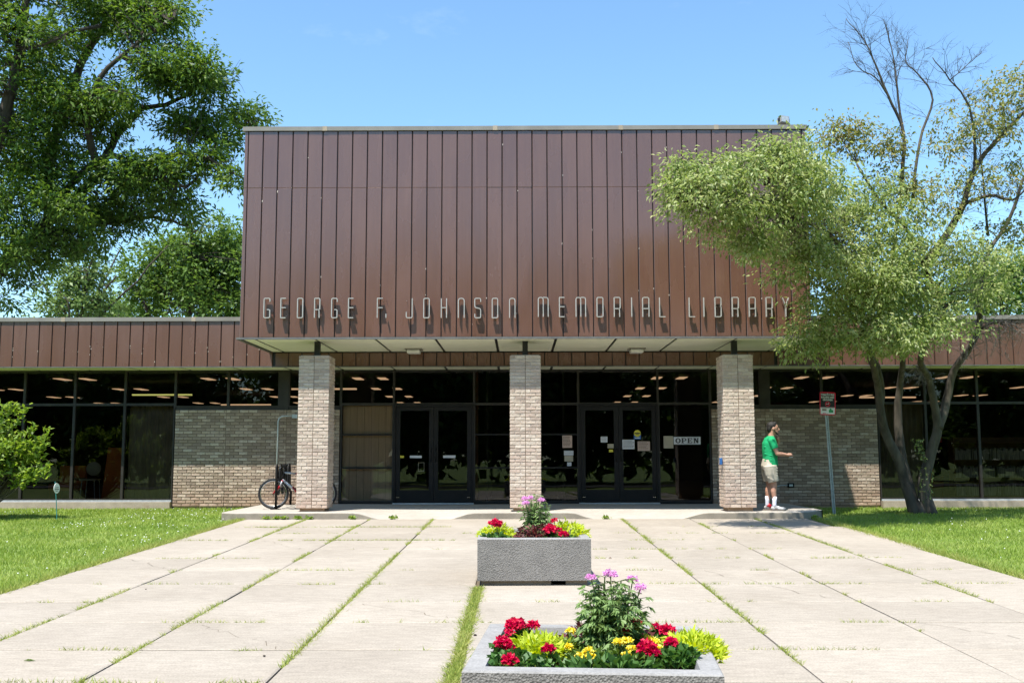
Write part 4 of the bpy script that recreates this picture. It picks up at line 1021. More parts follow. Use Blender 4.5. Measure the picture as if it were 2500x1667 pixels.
def rrect(w, h, r, y0, y1, n=5):
    m = MB(); P = []
    for cx, cz, a0 in ((w/2-r, h/2-r, 0), (-w/2+r, h/2-r, 90), (-w/2+r, -h/2+r, 180), (w/2-r, -h/2+r, 270)):
        for k in range(n+1):
            a = R(a0+90*k/n); P.append((cx+r*math.cos(a), cz+r*math.sin(a)))
    q = len(P); m.add([(x, y0, z) for x, z in P]+[(x, y1, z) for x, z in P], [tuple(range(q)), tuple(range(2*q-1, q-1, -1))]+[(k, k+q, (k+1) % q+q, (k+1) % q) for k in range(q)])
    return m
plate = rrect(SW, SH, .035, 0, .003).build('plate', M['signred'], t)
plate.location = pc-Vector(t.location); plate.rotation_euler = (0, lean*.6, 0)
def pp(mb, name, mat): return mb.build(name, mat, plate)
m = MB(); m.box((-SW/2+.016, -.0015, -.075), (SW/2-.016, 0, SH/2-.02)); pp(m, 'black_field', M['signblack'])
m = MB(); m.box((-SW/2+.016, -.0015, -SH/2+.02), (SW/2-.016, 0, -.079)); pp(m, 'white_field', M['white'])
def txt(s, size, z, mat, x=0, xs=1, bold=0, y=-.003):
    o = text_mesh(s, size, mat, 'lettering', plate, (0, 0, 0), bold=bold, xs=xs, depth=.0005); o.location = (x, y, z); return o
txt('TOBACCO FREE', .052, .180, M['white'], xs=.74, bold=.001); txt('BUILDING AND', .052, .128, M['white'], xs=.74, bold=.001); txt('GROUNDS', .052, .076, M['white'], xs=.8, bold=.001)
m = MB(); ring(m, (0, -.003, -.008), .046, .0055, n=28, k=4, flat=.2); m.add([(-.036, -.004, .022), (-.029, -.004, .029), (.036, -.004, -.038), (.029, -.004, -.045)], [(0, 3, 2, 1)]); pp(m, 'no_smoking_ring', M['signred'])
m = MB(); m.box((-.03, -.0035, -.013), (.022, -.002, -.003)); m.tube([(.018, -.003, .0), (.024, -.003, .012), (.018, -.003, .022)], .003, n=4); pp(m, 'cigarette', M['white'])
m = MB(); m.box((-.13, -.0022, -.094), (.13, -.0016, -.086)); pp(m, 'small_print', M['ink'])
m = MB(); m.box((-.115, -.0022, -.15), (-.02, -.0016, -.108)); pp(m, 'emblem', M['coleus'] if False else M['pink_paper'])
m = MB(); 
for k in range(3): m.box((-.11, -.003, -.148+.013*k), (-.025-.01*k, -.0023, -.141+.013*k))
pp(m, 'emblem_print', M['ink'])
txt('tobacco', .028, -.200, M['signred'], x=-.065, xs=.8, bold=.001); 
m = MB(); m.box((.025, -.0022, -.185), (.115, -.0016, -.13)); m.disc((.06, -.0016, -.12), .022, th=.0008, n=10); pp(m, 'green_emblem', M['signgreen'])
for z in (.21, -.21):
    m = MB(); m.disc((0, -.001, z), .009, th=.004, n=8); pp(m, 'bolt', M['steel'])

# small oval sign on a stake, left lawn
sb = at(139, 1262, 20.15); st = at(134, 1175, 20.15)
t = thing('stake_sign', 'small pale oval marker on a thin green stake in the left lawn', 'garden marker', (sb.x, sb.y, gz(0, 20.15)))
m = MB(); m.tube([sb+Vector((0, .01, -.1)), at(137.5, 1225, 20.16), st+Vector((0, .01, 0))], .009, n=6)
part(m, 'stake', pmat('green_stake', (.03,.17,.16), (.04,.22,.2)), t)
oc = at(138.5, 1191.5, 20.13); m = MB(); vs = []; n = 24
for yy, s in ((-.006, 1), (.006, 1)):
    for k in range(n): vs.append((.066*math.cos(2*math.pi*k/n), yy, .10*math.sin(2*math.pi*k/n)))
m.add(vs, [tuple(range(n)), tuple(range(2*n-1, n-1, -1))]+[(k, n+k, n+(k+1) % n, (k+1) % n) for k in range(n)])
o = m.build('oval_plate', M['white'], t); o.location = oc-Vector(t.location); o.rotation_euler = (0, R(-3), R(62))
m = MB(); m.box((-.04, -.008, .01), (.04, -.0065, .02)); m.box((-.05, -.008, -.025), (.05, -.0065, -.012)); m.box((-.03, -.008, -.055), (.03, -.0065, -.045)); m.build('printing', M['ink'], o)

# ------------------------------------------------------------ the man
man = thing('person', 'man in green t-shirt and khaki shorts standing side on at the porch end', 'person', (0, 0, 0))
mp = at(1884, 1243.5, 20.42); man.location = (mp.x, 20.42, 0)
def remeshed(mb, name, mat, vox, smooth=6, label=None, fac=.5):
    me = mb.mesh(name, mat); o = bpy.data.objects.new(name, me); COL.objects.link(o)
    r = o.modifiers.new('r', 'REMESH'); r.mode = 'VOXEL'; r.voxel_size = vox
    s = o.modifiers.new('s', 'SMOOTH'); s.iterations = smooth; s.factor = fac
    dg = bpy.context.evaluated_depsgraph_get(); me2 = bpy.data.meshes.new_from_object(o.evaluated_get(dg))
    bpy.data.objects.remove(o)
    me2.name = name; me2.materials.clear(); me2.materials.append(mat); me2.polygons.foreach_set('use_smooth', [True]*len(me2.polygons))
    q = link(name, me2, man); 
    if label: q['label'] = label
    return q
V = Vector
B = MB()
# head, neck
B.ell((.075, 0, 1.625), (.098, .073, .112), 16, 12); B.ell((.105, 0, 1.565), (.068, .056, .075), 14, 10)
B.ell((.145, 0, 1.535), (.032, .038, .04))                       # chin
B.tube([(.168, 0, 1.63), (.198, 0, 1.585), (.178, 0, 1.568)], [.010, .015, .012], n=8)   # nose
B.tube([(.165, -.02, 1.545), (.172, 0, 1.545), (.165, .02, 1.545)], .010, n=6)   # lips
B.tube([(.155, -.035, 1.645), (.168, 0, 1.645), (.155, .035, 1.645)], .012, n=6)  # brow
for s in (-1, 1): B.ell((.065, s*.077, 1.605), (.024, .010, .033))
B.tube([(.03, 0, 1.43), (.035, 0, 1.50), (.06, 0, 1.57)], [.066, .057, .06], n=12)
# trunk
B.loft([((-.02, 0, .86), .115, .15), ((-.03, 0, .94), .12, .16), ((-.02, 0, 1.05), .11, .145), ((-.01, 0, 1.2), .12, .16), ((-.01, 0, 1.33), .12, .185), ((.0, 0, 1.41), .085, .16), ((.02, 0, 1.45), .055, .07)])
# near arm (right): elbow bent, forearm level, hand in front
sh = V((.0, -.185, 1.375)); el = V((.085, -.235, 1.115)); wr = V((.285, -.20, 1.09))
B.tube([sh, sh.lerp(el, .5), el], [.056, .048, .040], n=10); B.ell(el, (.041, .04, .041)); B.tube([el, el.lerp(wr, .35), wr], [.041, .042, .027], n=10)
def hand(B, w, fwd, up, side, s=1.0, curl=.9):
    """w wrist; fwd direction of the palm, up = back of the hand, side = thumb side"""
    fwd, up, side = fwd.normalized(), up.normalized(), side.normalized()
    pc = w+fwd*.055*s
    B.tube([w-fwd*.01, w+fwd*.03*s, w+fwd*.09*s], [.026*s, .034*s, .034*s], n=10)
    for k, ln in enumerate((.068, .076, .071, .056)):
        b = w+fwd*.085*s+side*(.030-.020*k)*s
        p1 = b+(fwd*math.cos(curl*.5)-up*math.sin(curl*.5))*ln*.45*s
        p2 = p1+(fwd*math.cos(curl*1.5)-up*math.sin(curl*1.5))*ln*.32*s
        p3 = p2+(fwd*math.cos(curl*2.3)-up*math.sin(curl*2.3))*ln*.28*s
        B.tube([b-fwd*.02, b, p1, p2, p3], [.010*s, .0098*s, .0088*s, .008*s, .007*s], n=7)
    tb = w+fwd*.025*s+side*.026*s; t1 = tb+(fwd*.7+side*.6-up*.2).normalized()*.038*s; t2 = t1+(fwd*.9-up*.5).normalized()*.032*s
    B.tube([tb-side*.01, tb, t1, t2], [.014*s, .0135*s, .0105*s, .009*s], n=7)
hand(B, wr, V((1, .1, .05)), V((0, -.2, 1)), V((0, .9, .3)))
# far arm (left): raised, hand at the chin
sh2 = V((.01, .185, 1.375)); el2 = V((.165, .23, 1.16)); wr2 = V((.195, .11, 1.37))
B.tube([sh2, sh2.lerp(el2, .5), el2], [.056, .048, .040], n=10); B.ell(el2, (.041, .04, .041)); B.tube([el2, el2.lerp(wr2, .35), wr2], [.041, .041, .027], n=10)
hand(B, wr2, V((-.15, -.35, .9)), V((.9, .2, .2)), V((-.3, -.8, -.1)))
# legs
def leg(hip, knee, ank, toe):
    B.tube([hip, hip.lerp(knee, .5), knee], [.092, .078, .056], n=12); B.ell(knee, (.055, .053, .06))
    B.tube([knee, knee.lerp(ank, .3)+V((-.014, 0, 0)), knee.lerp(ank, .7), ank], [.053, .057, .040, .034], n=12)
    B.tube([ank, ank+V((.02, 0, -.05)), toe], [.034, .036, .025], n=8)
leg(V((-.03, -.085, .90)), V((.04, -.10, .50)), V((.03, -.105, .095)), V((.18, -.12, .035)))
leg(V((-.03, .085, .90)), V((-.015, .09, .50)), V((-.06, .095, .095)), V((.07, .11, .035)))
body = remeshed(B, 'body', M['skin'], .0075, 4)
# eyes
for s in (-1, 1):
    m = MB(); m.ell((.158, s*.030, 1.622), (.009, .012, .007), 8, 6); e = m.build('eye', M['ink'], man, smooth=True)
# hair and beard
Hm = MB(); Hm.ell((.048, 0, 1.660), (.102, .083, .090), 16, 12); Hm.ell((.0, 0, 1.61), (.055, .07, .085), 14, 10); Hm.ell((.10, 0, 1.712), (.055, .06, .034)); 
remeshed(Hm, 'hair', M['hair'], .008, 3)
Hm = MB(); Hm.tube([(.075, -.068, 1.60), (.095, -.066, 1.55), (.13, -.045, 1.515), (.158, 0, 1.505), (.13, .045, 1.515), (.095, .066, 1.55), (.075, .068, 1.60)], [.006, .010, .015, .020, .015, .010, .006], n=8)
Hm.tube([(.168, -.028, 1.548), (.182, 0, 1.560), (.168, .028, 1.548)], .0075, n=6)
remeshed(Hm, 'beard', M['hair'], .006, 2)
# t-shirt
T = MB()
T.loft([((.0, 0, .885), .148, .185), ((-.005, 0, .95), .145, .185), ((-.005, 0, 1.05), .140, .178), ((-.005, 0, 1.2), .148, .188), ((-.005, 0, 1.32), .142, .20), ((.0, 0, 1.40), .105, .185), ((.015, 0, 1.447), .075, .098), ((.022, 0, 1.465), .062, .066)])
T.tube([V((-.01, -.13, 1.40)), sh+V((0, -.01, -.01)), sh.lerp(el, .62)], [.075, .074, .068], n=12)
T.tube([V((-.01, .13, 1.40)), sh2+V((0, .01, -.01)), sh2.lerp(el2, .62)], [.075, .074, .068], n=12)
# soft folds
for k in range(9):
    z = .93+.045*k; T.tube([(-.14+.01*(k % 3), -.10, z+.05), (-.02, -.178-.004*(k % 2), z+.01), (.12, -.12, z-.05)], .0135, n=6)
remeshed(T, 'tshirt', M['tshirt'], .009, 3)
# shorts
S = MB(); S.loft([((-.02, 0, .80), .150, .185), ((-.03, 0, .88), .153, .188), ((-.02, 0, .97), .140, .178), ((-.015, 0, 1.02), .132, .17)])
for kx, sy, kn in ((.02, -.10, V((.028, -.10, .565))), (-.015, .10, V((-.012, .09, .565)))):
    S.tube([V((-.03, sy, .88)), V((-.02+kx*.3, sy, .72)), kn], [.135, .125, .106], n=14)
for k in range(6):
    z = .60+.05*k; S.tube([(-.10, -.17, z+.05), (.0, -.212+.006*(k % 2), z), (.10, -.17, z-.02)], .011, n=6)
remeshed(S, 'shorts', M['shorts'], .010, 3)
for k, (a, f) in enumerate(((V((.03, -.105, .095)), V((.18, -.12, .035))), (V((-.06, .095, .095)), V((.07, .11, .035))))):
    m = MB(); m.tube([a+V((0, 0, -.03)), a+V((0, 0, .03)), a+V((.004, 0, .10)), a+V((.007, 0, .185))], [.038, .040, .043, .048], n=12); m.build('sock', M['sock'], man, smooth=True)
    m = MB(); m.ell((f.x-.03, f.y, .048), (.10, .044, .034)); m.ell((a.x-.01, a.y, .06), (.062, .040, .045)); m.tube([a+V((0, 0, .0)), a+V((.03, 0, -.03)), V((f.x-.06, f.y, .06))], [.042, .044, .036], n=10)
    remeshed(m, 'shoe', M['shoe'], .008, 3)
    m = MB(); m.loft([((f.x-.075, f.y*.5+a.y*.5, .0), .155, .047), ((f.x-.075, f.y*.5+a.y*.5, .026), .155, .047)]); m.build('sole', M['sole'], man)
    if k == 1:
        m = MB(); m.tube([a+V((.0, -.01, .02)), a+V((.045, -.01, -.01)), V((f.x-.05, f.y-.01, .075))], [.044, .045, .030], n=10); m.build('shoe_tongue', M['red'], man, smooth=True)
m = MB(); pz = wr+V((.09, .01, -.035)); m.box((pz.x-.045, pz.y-.02, pz.z-.012), (pz.x+.02, pz.y+.02, pz.z-.004))
m.v = [(v[0]+man.location.x, v[1]+man.location.y, v[2]) for v in m.v]
pt = MB((man.location.x+pz.x, man.location.y+pz.y, pz.z)); pt.v = [(a-pt.off[0], b-pt.off[1], c-pt.off[2]) for a, b, c in m.v]; pt.f = m.f
tag(pt.build('paper_slip', M['white_paper']), 'small white slip in the standing man\'s hand', 'paper slip')

# ------------------------------------------------------------ trees
def limb_points(pts):
    out = []
    for i in range(len(pts)-1):
        for k in range(6): out.append((pts[i].lerp(pts[i+1], k/6)))
    out.append(pts[-1]); return out
def smooth_path(pts, jit=0.0, sub=4):
    out = []
    n = len(pts)
    for i in range(n-1):
        p0, p1, p2, p3 = pts[max(i-1, 0)], pts[i], pts[i+1], pts[min(i+2, n-1)]
        for k in range(sub):
            t = k/sub
            q = .5*((2*p1)+(p2-p0)*t+(2*p0-5*p1+4*p2-p3)*t*t+(3*p1-p0-3*p2+p3)*t**3)
            out.append(q+V((rnd.uniform(-jit, jit), rnd.uniform(-jit, jit), rnd.uniform(-jit, jit))))
    out.append(pts[-1]); return out
def limb(m, pts, r0, r1, jit=.0, n=8, sub=4):
    P = smooth_path(pts, jit, sub); k = len(P)
    m.tube(P, [r0+(r1-r0)*(i/(k-1))**.8 for i in range(k)], n=n); return P
def bare_twigs(m, P, r, count, length, depth=2, up=.2, n=4):
    for _ in range(count):
        i = rnd.randrange(len(P)//4, max(len(P)//4+1, int(len(P)*.88))); p = P[i]; tan = (P[min(i+1, len(P)-1)]-P[max(i-1, 0)]).normalized()
        d = (tan+V((rnd.gauss(0, .7), rnd.gauss(0, .6), rnd.gauss(0, .5)+up))).normalized()
        ln = length*rnd.uniform(.5, 1.2); q = [p]; s = 5
        for k in range(s):
            d = (d+V((rnd.gauss(0, .22), rnd.gauss(0, .22), rnd.gauss(0, .22)))).normalized(); q.append(q[-1]+d*ln/s)
        m.tube(q, [r*(1-.75*k/s) for k in range(s+1)], n=n, cap=False)
        if depth > 0: bare_twigs(m, q, r*.6, 3, length*.5, depth-1, up*.6, 3)
def crown(name, parent, blobs, mat, L, Wd, per, sig, skel, twigm, lay=1.0, flat=.75, thr=.42, nsc=.9, droop=.2, twr=.012, dsc=1.0, maxtw=3.5, seed=0):
    """clusters of leaves inside ellipsoids, each fed by a twig from the nearest limb"""
    cl = []; rr = random.Random(seed)
    for (c, r, n) in blobs:
        k = 0; tries = 0
        while k < n and tries < n*30:
            tries += 1
            v = V((rr.gauss(0, 1), rr.gauss(0, 1), rr.gauss(0, 1))).normalized()*(rr.random()**.45)
            p = V((c.x+v.x*r[0], c.y+v.y*r[1], c.z+v.z*r[2]))
            if noise.noise(V((p.x, p.y, p.z*lay))*nsc+V((seed*3.1, 0, 0)))*.5+.5 < thr+rr.uniform(-.05, .05): continue
            cl.append(p); k += 1
    sk = np.array([tuple(p) for p in skel])
    C = np.array([tuple(p) for p in cl])
    for p in cl:
        d2 = ((sk-np.array(p))**2).sum(1)
        # prefer limb points below the cluster
        d2 = d2+np.maximum(sk[:, 2]-p.z, 0)**2*2
        j = int(np.argmin(d2)); a = V(sk[j]); ln = (p-a).length
        if ln > maxtw: continue
        mid = a.lerp(p, .5)+V((rr.gauss(0, .08), rr.gauss(0, .08), rr.gauss(0, .06)+.05))*ln
        twigm.tube([a, a.lerp(mid, .5)+V((0, 0, .03*ln)), mid, p], [twr*(.5+.5*min(ln, 1.5)), twr*.7, twr*.5, twr*.25], n=3, cap=False)
    n = len(C); idx = np.repeat(np.arange(n), per)
    sizes = (NR.uniform(.6, 1.35, n))[idx][:, None]
    sub = 5
    so_ = (np.clip(NR.normal(size=(n, sub, 3)), -1.3, 1.3)*np.array([1, 1, flat])*sig)[idx, NR.randint(0, sub, n*per)]
    off = (so_+np.clip(NR.normal(size=(n*per, 3)), -1.6, 1.6)*sig*.36)*sizes
    P = C[idx]+off
    D = nrmz(off)+NR.normal(size=P.shape)*.5; D[:, 2] -= droop
    Ls = L*NR.uniform(.65, 1.25, len(P)); 
    V_, Q = leaf_arrays(P, D, Ls, Ls*Wd)
    if parent is not None: V_ = V_-np.array(parent.location)
    return np_mesh(name, V_, Q, mat, parent)
def blob(px, py, Y, rx, ry, rd, n):   # 2352-px readings
    c = atd(px, py, Y); s = Y/2352.
    return (c, (rx*s, rd, ry*s), n)

# big tree, upper left, behind the left wing
t = thing('shade_tree', 'huge dark broadleaf tree filling the upper left, reaching behind the tall block', 'tree', (atd(-170, 900, 30).x, 30, -.1))
tm = MB(); D2 = lambda x, y, Y=30: atd(x, y, Y)
trunk = [V((D2(-330, 900).x, 30, -.2)), D2(-260, 860), D2(-160, 760), D2(-60, 680), D2(10, 610), D2(120, 500), D2(230, 400)]
skel = limb(tm, trunk, .32, .13, .02, 12)
L1 = limb(tm, [D2(120, 500), D2(160, 430), D2(240, 360, 29.5), D2(330, 375, 29.3), D2(430, 350, 29), D2(520, 385, 28.8), D2(575, 425, 29)], .15, .02, .04)
L2 = limb(tm, [D2(230, 400), D2(270, 310, 30.5), D2(330, 250, 30.5), D2(400, 235, 30.3), D2(480, 190, 30), D2(520, 210, 30)], .14, .02, .04)
L3 = limb(tm, [D2(-60, 680), D2(60, 560, 31), D2(150, 530, 31), D2(260, 510, 31), D2(350, 500, 31), D2(430, 520, 31)], .2, .03, .03)
L4 = limb(tm, [D2(120, 500), D2(110, 380, 31), D2(150, 250, 31.5), D2(200, 120, 31.5), D2(260, 20, 31), D2(300, -80, 31)], .24, .06, .03)
L5 = limb(tm, [D2(-60, 680), D2(-40, 450, 29), D2(0, 300, 28.5), D2(40, 150, 28.5), D2(60, 0, 28.5), D2(80, -120, 28.5)], .3, .08, .03)
L6 = limb(tm, [D2(230, 400), D2(200, 280, 29), D2(230, 180, 28.7), D2(330, 90, 28.5), D2(400, 40, 28.5)], .14, .03, .03)
L7 = limb(tm, [D2(330, 375, 29.3), D2(430, 430, 29.3), D2(500, 330, 30.5), D2(590, 290, 31)], .07, .02, .02)
L8 = limb(tm, [D2(230, 60, 29), D2(150, 80, 28.2), D2(80, 110, 28), D2(0, 90, 28)], .06, .02, .02)
skel = skel+L1+L2+L3+L4+L5+L6+L7
tw = MB()
bare_twigs(tw, L2[-8:], .016, 14, .9, 1); bare_twigs(tw, L8, .014, 24, 1.0, 1); bare_twigs(tw, L3[-6:], .014, 10, .8, 1); bare_twigs(tw, L1[-8:], .014, 8, .7, 1)
blobs = [blob(40, 120, 29, 150, 190, 3.0, 280), blob(230, 20, 30, 190, 100, 2.6, 196), blob(60, 380, 30, 160, 170, 2.6, 262), blob(370, 90, 29.5, 75, 70, 1.6, 55),
 blob(400, 160, 29, 105, 50, 1.3, 111), blob(480, 180, 29.3, 45, 35, .8, 25), blob(300, 220, 29.5, 110, 55, 1.8, 74), blob(180, 260, 29, 90, 80, 1.6, 93), blob(430, 280, 30, 90, 42, 1.3, 69), blob(320, 420, 30, 150, 50, 1.8, 121),
 blob(250, 480, 30.5, 130, 55, 1.6, 102), blob(400, 470, 29.8, 45, 30, .9, 32), blob(380, 390, 29.5, 80, 35, 1.2, 41), blob(500, 375, 29, 55, 25, .8, 31), blob(575, 268, 31, 40, 28, .7, 32), blob(520, 320, 30, 35, 25, .8, 18), blob(545, 410, 29, 25, 28, .6, 14),
 blob(120, 545, 30.5, 130, 45, 1.8, 88), blob(40, 620, 30, 60, 45, 1.6, 31), blob(15, 690, 29.5, 35, 30, 1, 10), blob(110, 610, 30, 50, 25, 1, 10), blob(350, 10, 29.5, 75, 45, 1.2, 51), blob(100, 490, 28.6, 120, 60, 1.0, 66), blob(200, 560, 29.5, 60, 30, 1.0, 17), blob(30, 560, 28.6, 60, 60, 1.0, 29), blob(-120, 300, 30, 150, 350, 3, 131)]
crown('crown', t, blobs, M['leaf_big'], .175, .36, 34, .34, skel, tw, lay=1.6, flat=.5, thr=.50, nsc=.70, twr=.02, droop=.35, dsc=1.6, seed=2)
part(tm, 'trunk', M['bark_d'], t, smooth=True); tag(part(tw, 'twigs', M['bark_d'], t), kind='stuff')

# background trees
def bgtree(name, label, px, Y, top_py, blobs, mat, leaf, per, sig, trunkr=.25, group=None, thr=.36, seed=1, far=None):
    base = V((atd(px, 800, Y).x, Y, .0)); t = thing(name, label, 'tree', base, group)
    m = MB(); tp = atd(px, top_py, Y); s = []
    s += limb(m, [base+V((0, 0, -.3)), base.lerp(V((base.x, Y, tp.z)), .4), V((tp.x, Y, base.z+(tp.z-base.z)*.85))], trunkr, trunkr*.3, .1)
    for k in range(9):
        a = rnd.uniform(0, 6.28); p = base.lerp(V((base.x, Y, tp.z)), rnd.uniform(.35, .75)); ln = rnd.uniform(1.5, 3.4)
        s += limb(m, [p, p+V((math.cos(a)*ln*.5, math.sin(a)*ln*.4, ln*.5)), p+V((math.cos(a)*ln, math.sin(a)*ln*.7, ln*1.1))], trunkr*.4, .03, .05, n=6)
    tw = MB(); crown('crown', t, blobs, mat, leaf, .5, per, sig, s, tw, thr=thr, nsc=.5, twr=.02, dsc=1.8, seed=seed)
    part(m, 'trunk', M['bark_d'], t, smooth=True)
    if tw.v: tag(part(tw, 'twigs', M['bark_d'], t), kind='stuff')
    return t
bgtree('round_tree', 'dense rounded green tree rising behind the left wing beside the block', 440, 44, 520, [blob(450, 620, 44, 105, 85, 3, 200), blob(345, 655, 44, 65, 65, 2.5, 90), blob(515, 560, 44, 60, 62, 2.4, 90), blob(400, 580, 44, 55, 40, 2, 50), blob(470, 700, 44, 130, 60, 3, 140), blob(590, 620, 44, 90, 90, 3, 60)], M['leaf_bg'], .22, 34, .5, group=None, seed=5)
bgtree('sparse_tree', 'open crowned tree behind the left wing, left of the dense rounded tree', 180, 40, 600, [blob(185, 640, 40, 62, 45, 1.6, 60), blob(150, 690, 40, 60, 40, 1.6, 50), blob(220, 700, 40, 40, 40, 1.6, 26), blob(110, 725, 40, 30, 30, 1, 14)], M['leaf_bg2'], .20, 26, .38, .15, seed=6, thr=.42)
bgtree('pale_tree', 'low pale green tree top just above the left wing roof', 255, 50, 680, [blob(250, 715, 50, 50, 35, 2, 60), blob(290, 730, 50, 50, 25, 2, 30)], M['leaf_bg2'], .22, 30, .4, .15, seed=7)
bgtree('behind_tree', 'dark green tree behind the right wing, low at the right edge', 2290, 44, 590, [blob(2260, 660, 44, 80, 70, 2.5, 110), blob(2345, 640, 44, 60, 70, 2.5, 80), blob(2130, 700, 44, 60, 40, 2, 40), blob(2020, 690, 46, 60, 45, 2, 30)], M['leaf_bg'], .22, 30, .5, seed=8)

# multi stemmed tree in front of the right wing
Z4 = lambda x, y, Y: at(1750+x/3.016, 780+y/3.016, Y)
Z7 = lambda x, y, Y: at(1550+x/1.844, y/1.844, Y)
bz = Z4(1450, 1405, 21.70)
t = thing('multi_stem_tree', 'multi stemmed small tree with drooping pale leaves in front of the right wing', 'tree', (bz.x, 21.7, gz(0, 21.7)))
tm = MB(); S = []
gnd = gz(0, 21.7)-.08
b0 = V((Z4(1430, 1400, 21.70).x, 21.7, gnd))
tm.loft([((Z4(1450, 0, 21.70).x, 21.7, gnd), .235, .2), ((Z4(1450, 0, 21.70).x, 21.7, gnd+.12), .20, .17), ((Z4(1448, 0, 21.70).x, 21.7, gnd+.3), .17, .14)])
S += limb(tm, [V((Z4(1400, 0, 21.70).x, 21.7, gnd)), Z4(1385, 1180, 21.70), Z4(1340, 1040, 21.60), Z4(1250, 850, 21.50), Z4(1205, 680, 21.30), Z4(1190, 500, 21.20), Z4(1150, 330, 20.69), Z4(1090, 130, 20.13), Z7(980, 1200, 20.00), Z7(820, 1020, 18.7), Z7(600, 950, 17.6), Z7(380, 940, 16.9), Z7(200, 900, 16.6)], .135, .02, .008, 10)
S += limb(tm, [Z4(1212, 620, 21.30), Z4(1215, 500, 21.25), Z4(1185, 350, 20.93), Z4(1150, 200, 20.76), Z7(1150, 1200, 20.00), Z7(1180, 1000, 20.00), Z7(1200, 850, 19.60)], .07, .03, .006, 8)
S += limb(tm, [V((Z4(1430, 0, 21.70).x, 21.8, gnd)), Z4(1375, 1090, 21.85), Z4(1345, 880, 21.90), Z4(1333, 650, 21.90), Z4(1350, 480, 21.76), Z4(1370, 300, 21.34), Z4(1340, 120, 20.82), Z7(1270, 1130, 20.00), Z7(1100, 900, 19.30), Z7(1000, 740, 19.10)], .125, .02, .008, 10)
C3 = limb(tm, [V((Z4(1500, 0, 21.70).x, 21.6, gnd)), Z4(1520, 1230, 21.60), Z4(1570, 1010, 21.50), Z4(1625, 800, 21.40), Z4(1600, 620, 21.30), Z4(1560, 430, 21.07), Z4(1500, 270, 20.59), Z7(1380, 1380, 19.50), Z7(1300, 1200, 19.30), Z7(1200, 980, 20.40)], .145, .025, .008, 10); S += C3
D4 = limb(tm, [Z4(1625, 800, 21.40), Z4(1665, 700, 21.45), Z4(1700, 560, 21.50), Z4(1745, 380, 21.38), Z4(1850, 230, 21.21), Z4(1920, 90, 21.06), Z7(1555, 1400, 20.60), Z7(1560, 1250, 20.70), Z7(1600, 1120, 20.80), Z7(1680, 1000, 20.90), Z7(1750, 800, 20.70)], .105, .03, .008, 9); S += D4
# upper limbs
U1 = limb(tm, [Z7(1300, 1200, 19.90), Z7(1420, 1030, 20.00), Z7(1480, 920, 19.60), Z7(1530, 760, 19.60), Z7(1640, 620, 19.50), Z7(1760, 500, 19.50)], .085, .03, .01); S += U1
U2 = limb(tm, [Z7(1530, 760, 19.60), Z7(1530, 640, 19.50), Z7(1505, 480, 19.30), Z7(1420, 360, 19.20), Z7(1340, 260, 19.10)], .04, .008, .012)
U3 = limb(tm, [Z7(1200, 850, 19.60), Z7(1210, 600, 19.50), Z7(1140, 430, 19.40), Z7(1085, 290, 19.30), Z7(1030, 180, 19.30), Z7(950, 85, 19.30)], .045, .006, .012, 6)
U4 = limb(tm, [Z7(1210, 600, 19.50), Z7(1180, 400, 19.50), Z7(1165, 260, 19.60), Z7(1120, 90, 19.60)], .03, .006, .012, 6)
U5 = limb(tm, [Z7(1250, 900, 19.60), Z7(1280, 640, 19.70), Z7(1340, 450, 19.80), Z7(1270, 330, 19.80), Z7(1220, 280, 19.80), Z7(1230, 180, 19.80)], .035, .006, .012, 6)
U6 = limb(tm, [Z7(1140, 430, 19.40), Z7(1080, 350, 19.20), Z7(1000, 300, 19.10), Z7(960, 190, 19.10)], .02, .005, .01, 5)
U7 = limb(tm, [Z7(1480, 920, 19.60), Z7(1600, 880, 19.30), Z7(1700, 900, 19.10), Z7(1790, 820, 18.90)], .045, .012, .012, 6); S += U7
U8 = limb(tm, [Z7(1590, 1060, 20.50), Z7(1570, 850, 19.90), Z7(1550, 600, 19.80)], .03, .01, .01, 6); S += U8
U9 = limb(tm, [Z7(1420, 360, 19.20), Z7(1500, 290, 19.20), Z7(1560, 240, 19.20)], .012, .004, .01, 5)
tw = MB()
for U, c_, ln in ((U2, 14, .8), (U3, 18, .9), (U4, 15, .8), (U5, 18, .8), (U6, 9, .7), (U1, 26, .9), (U9, 8, .5), (U7, 18, .6), (U8, 10, .6)): bare_twigs(tw, U, .0055, c_, ln, 2)
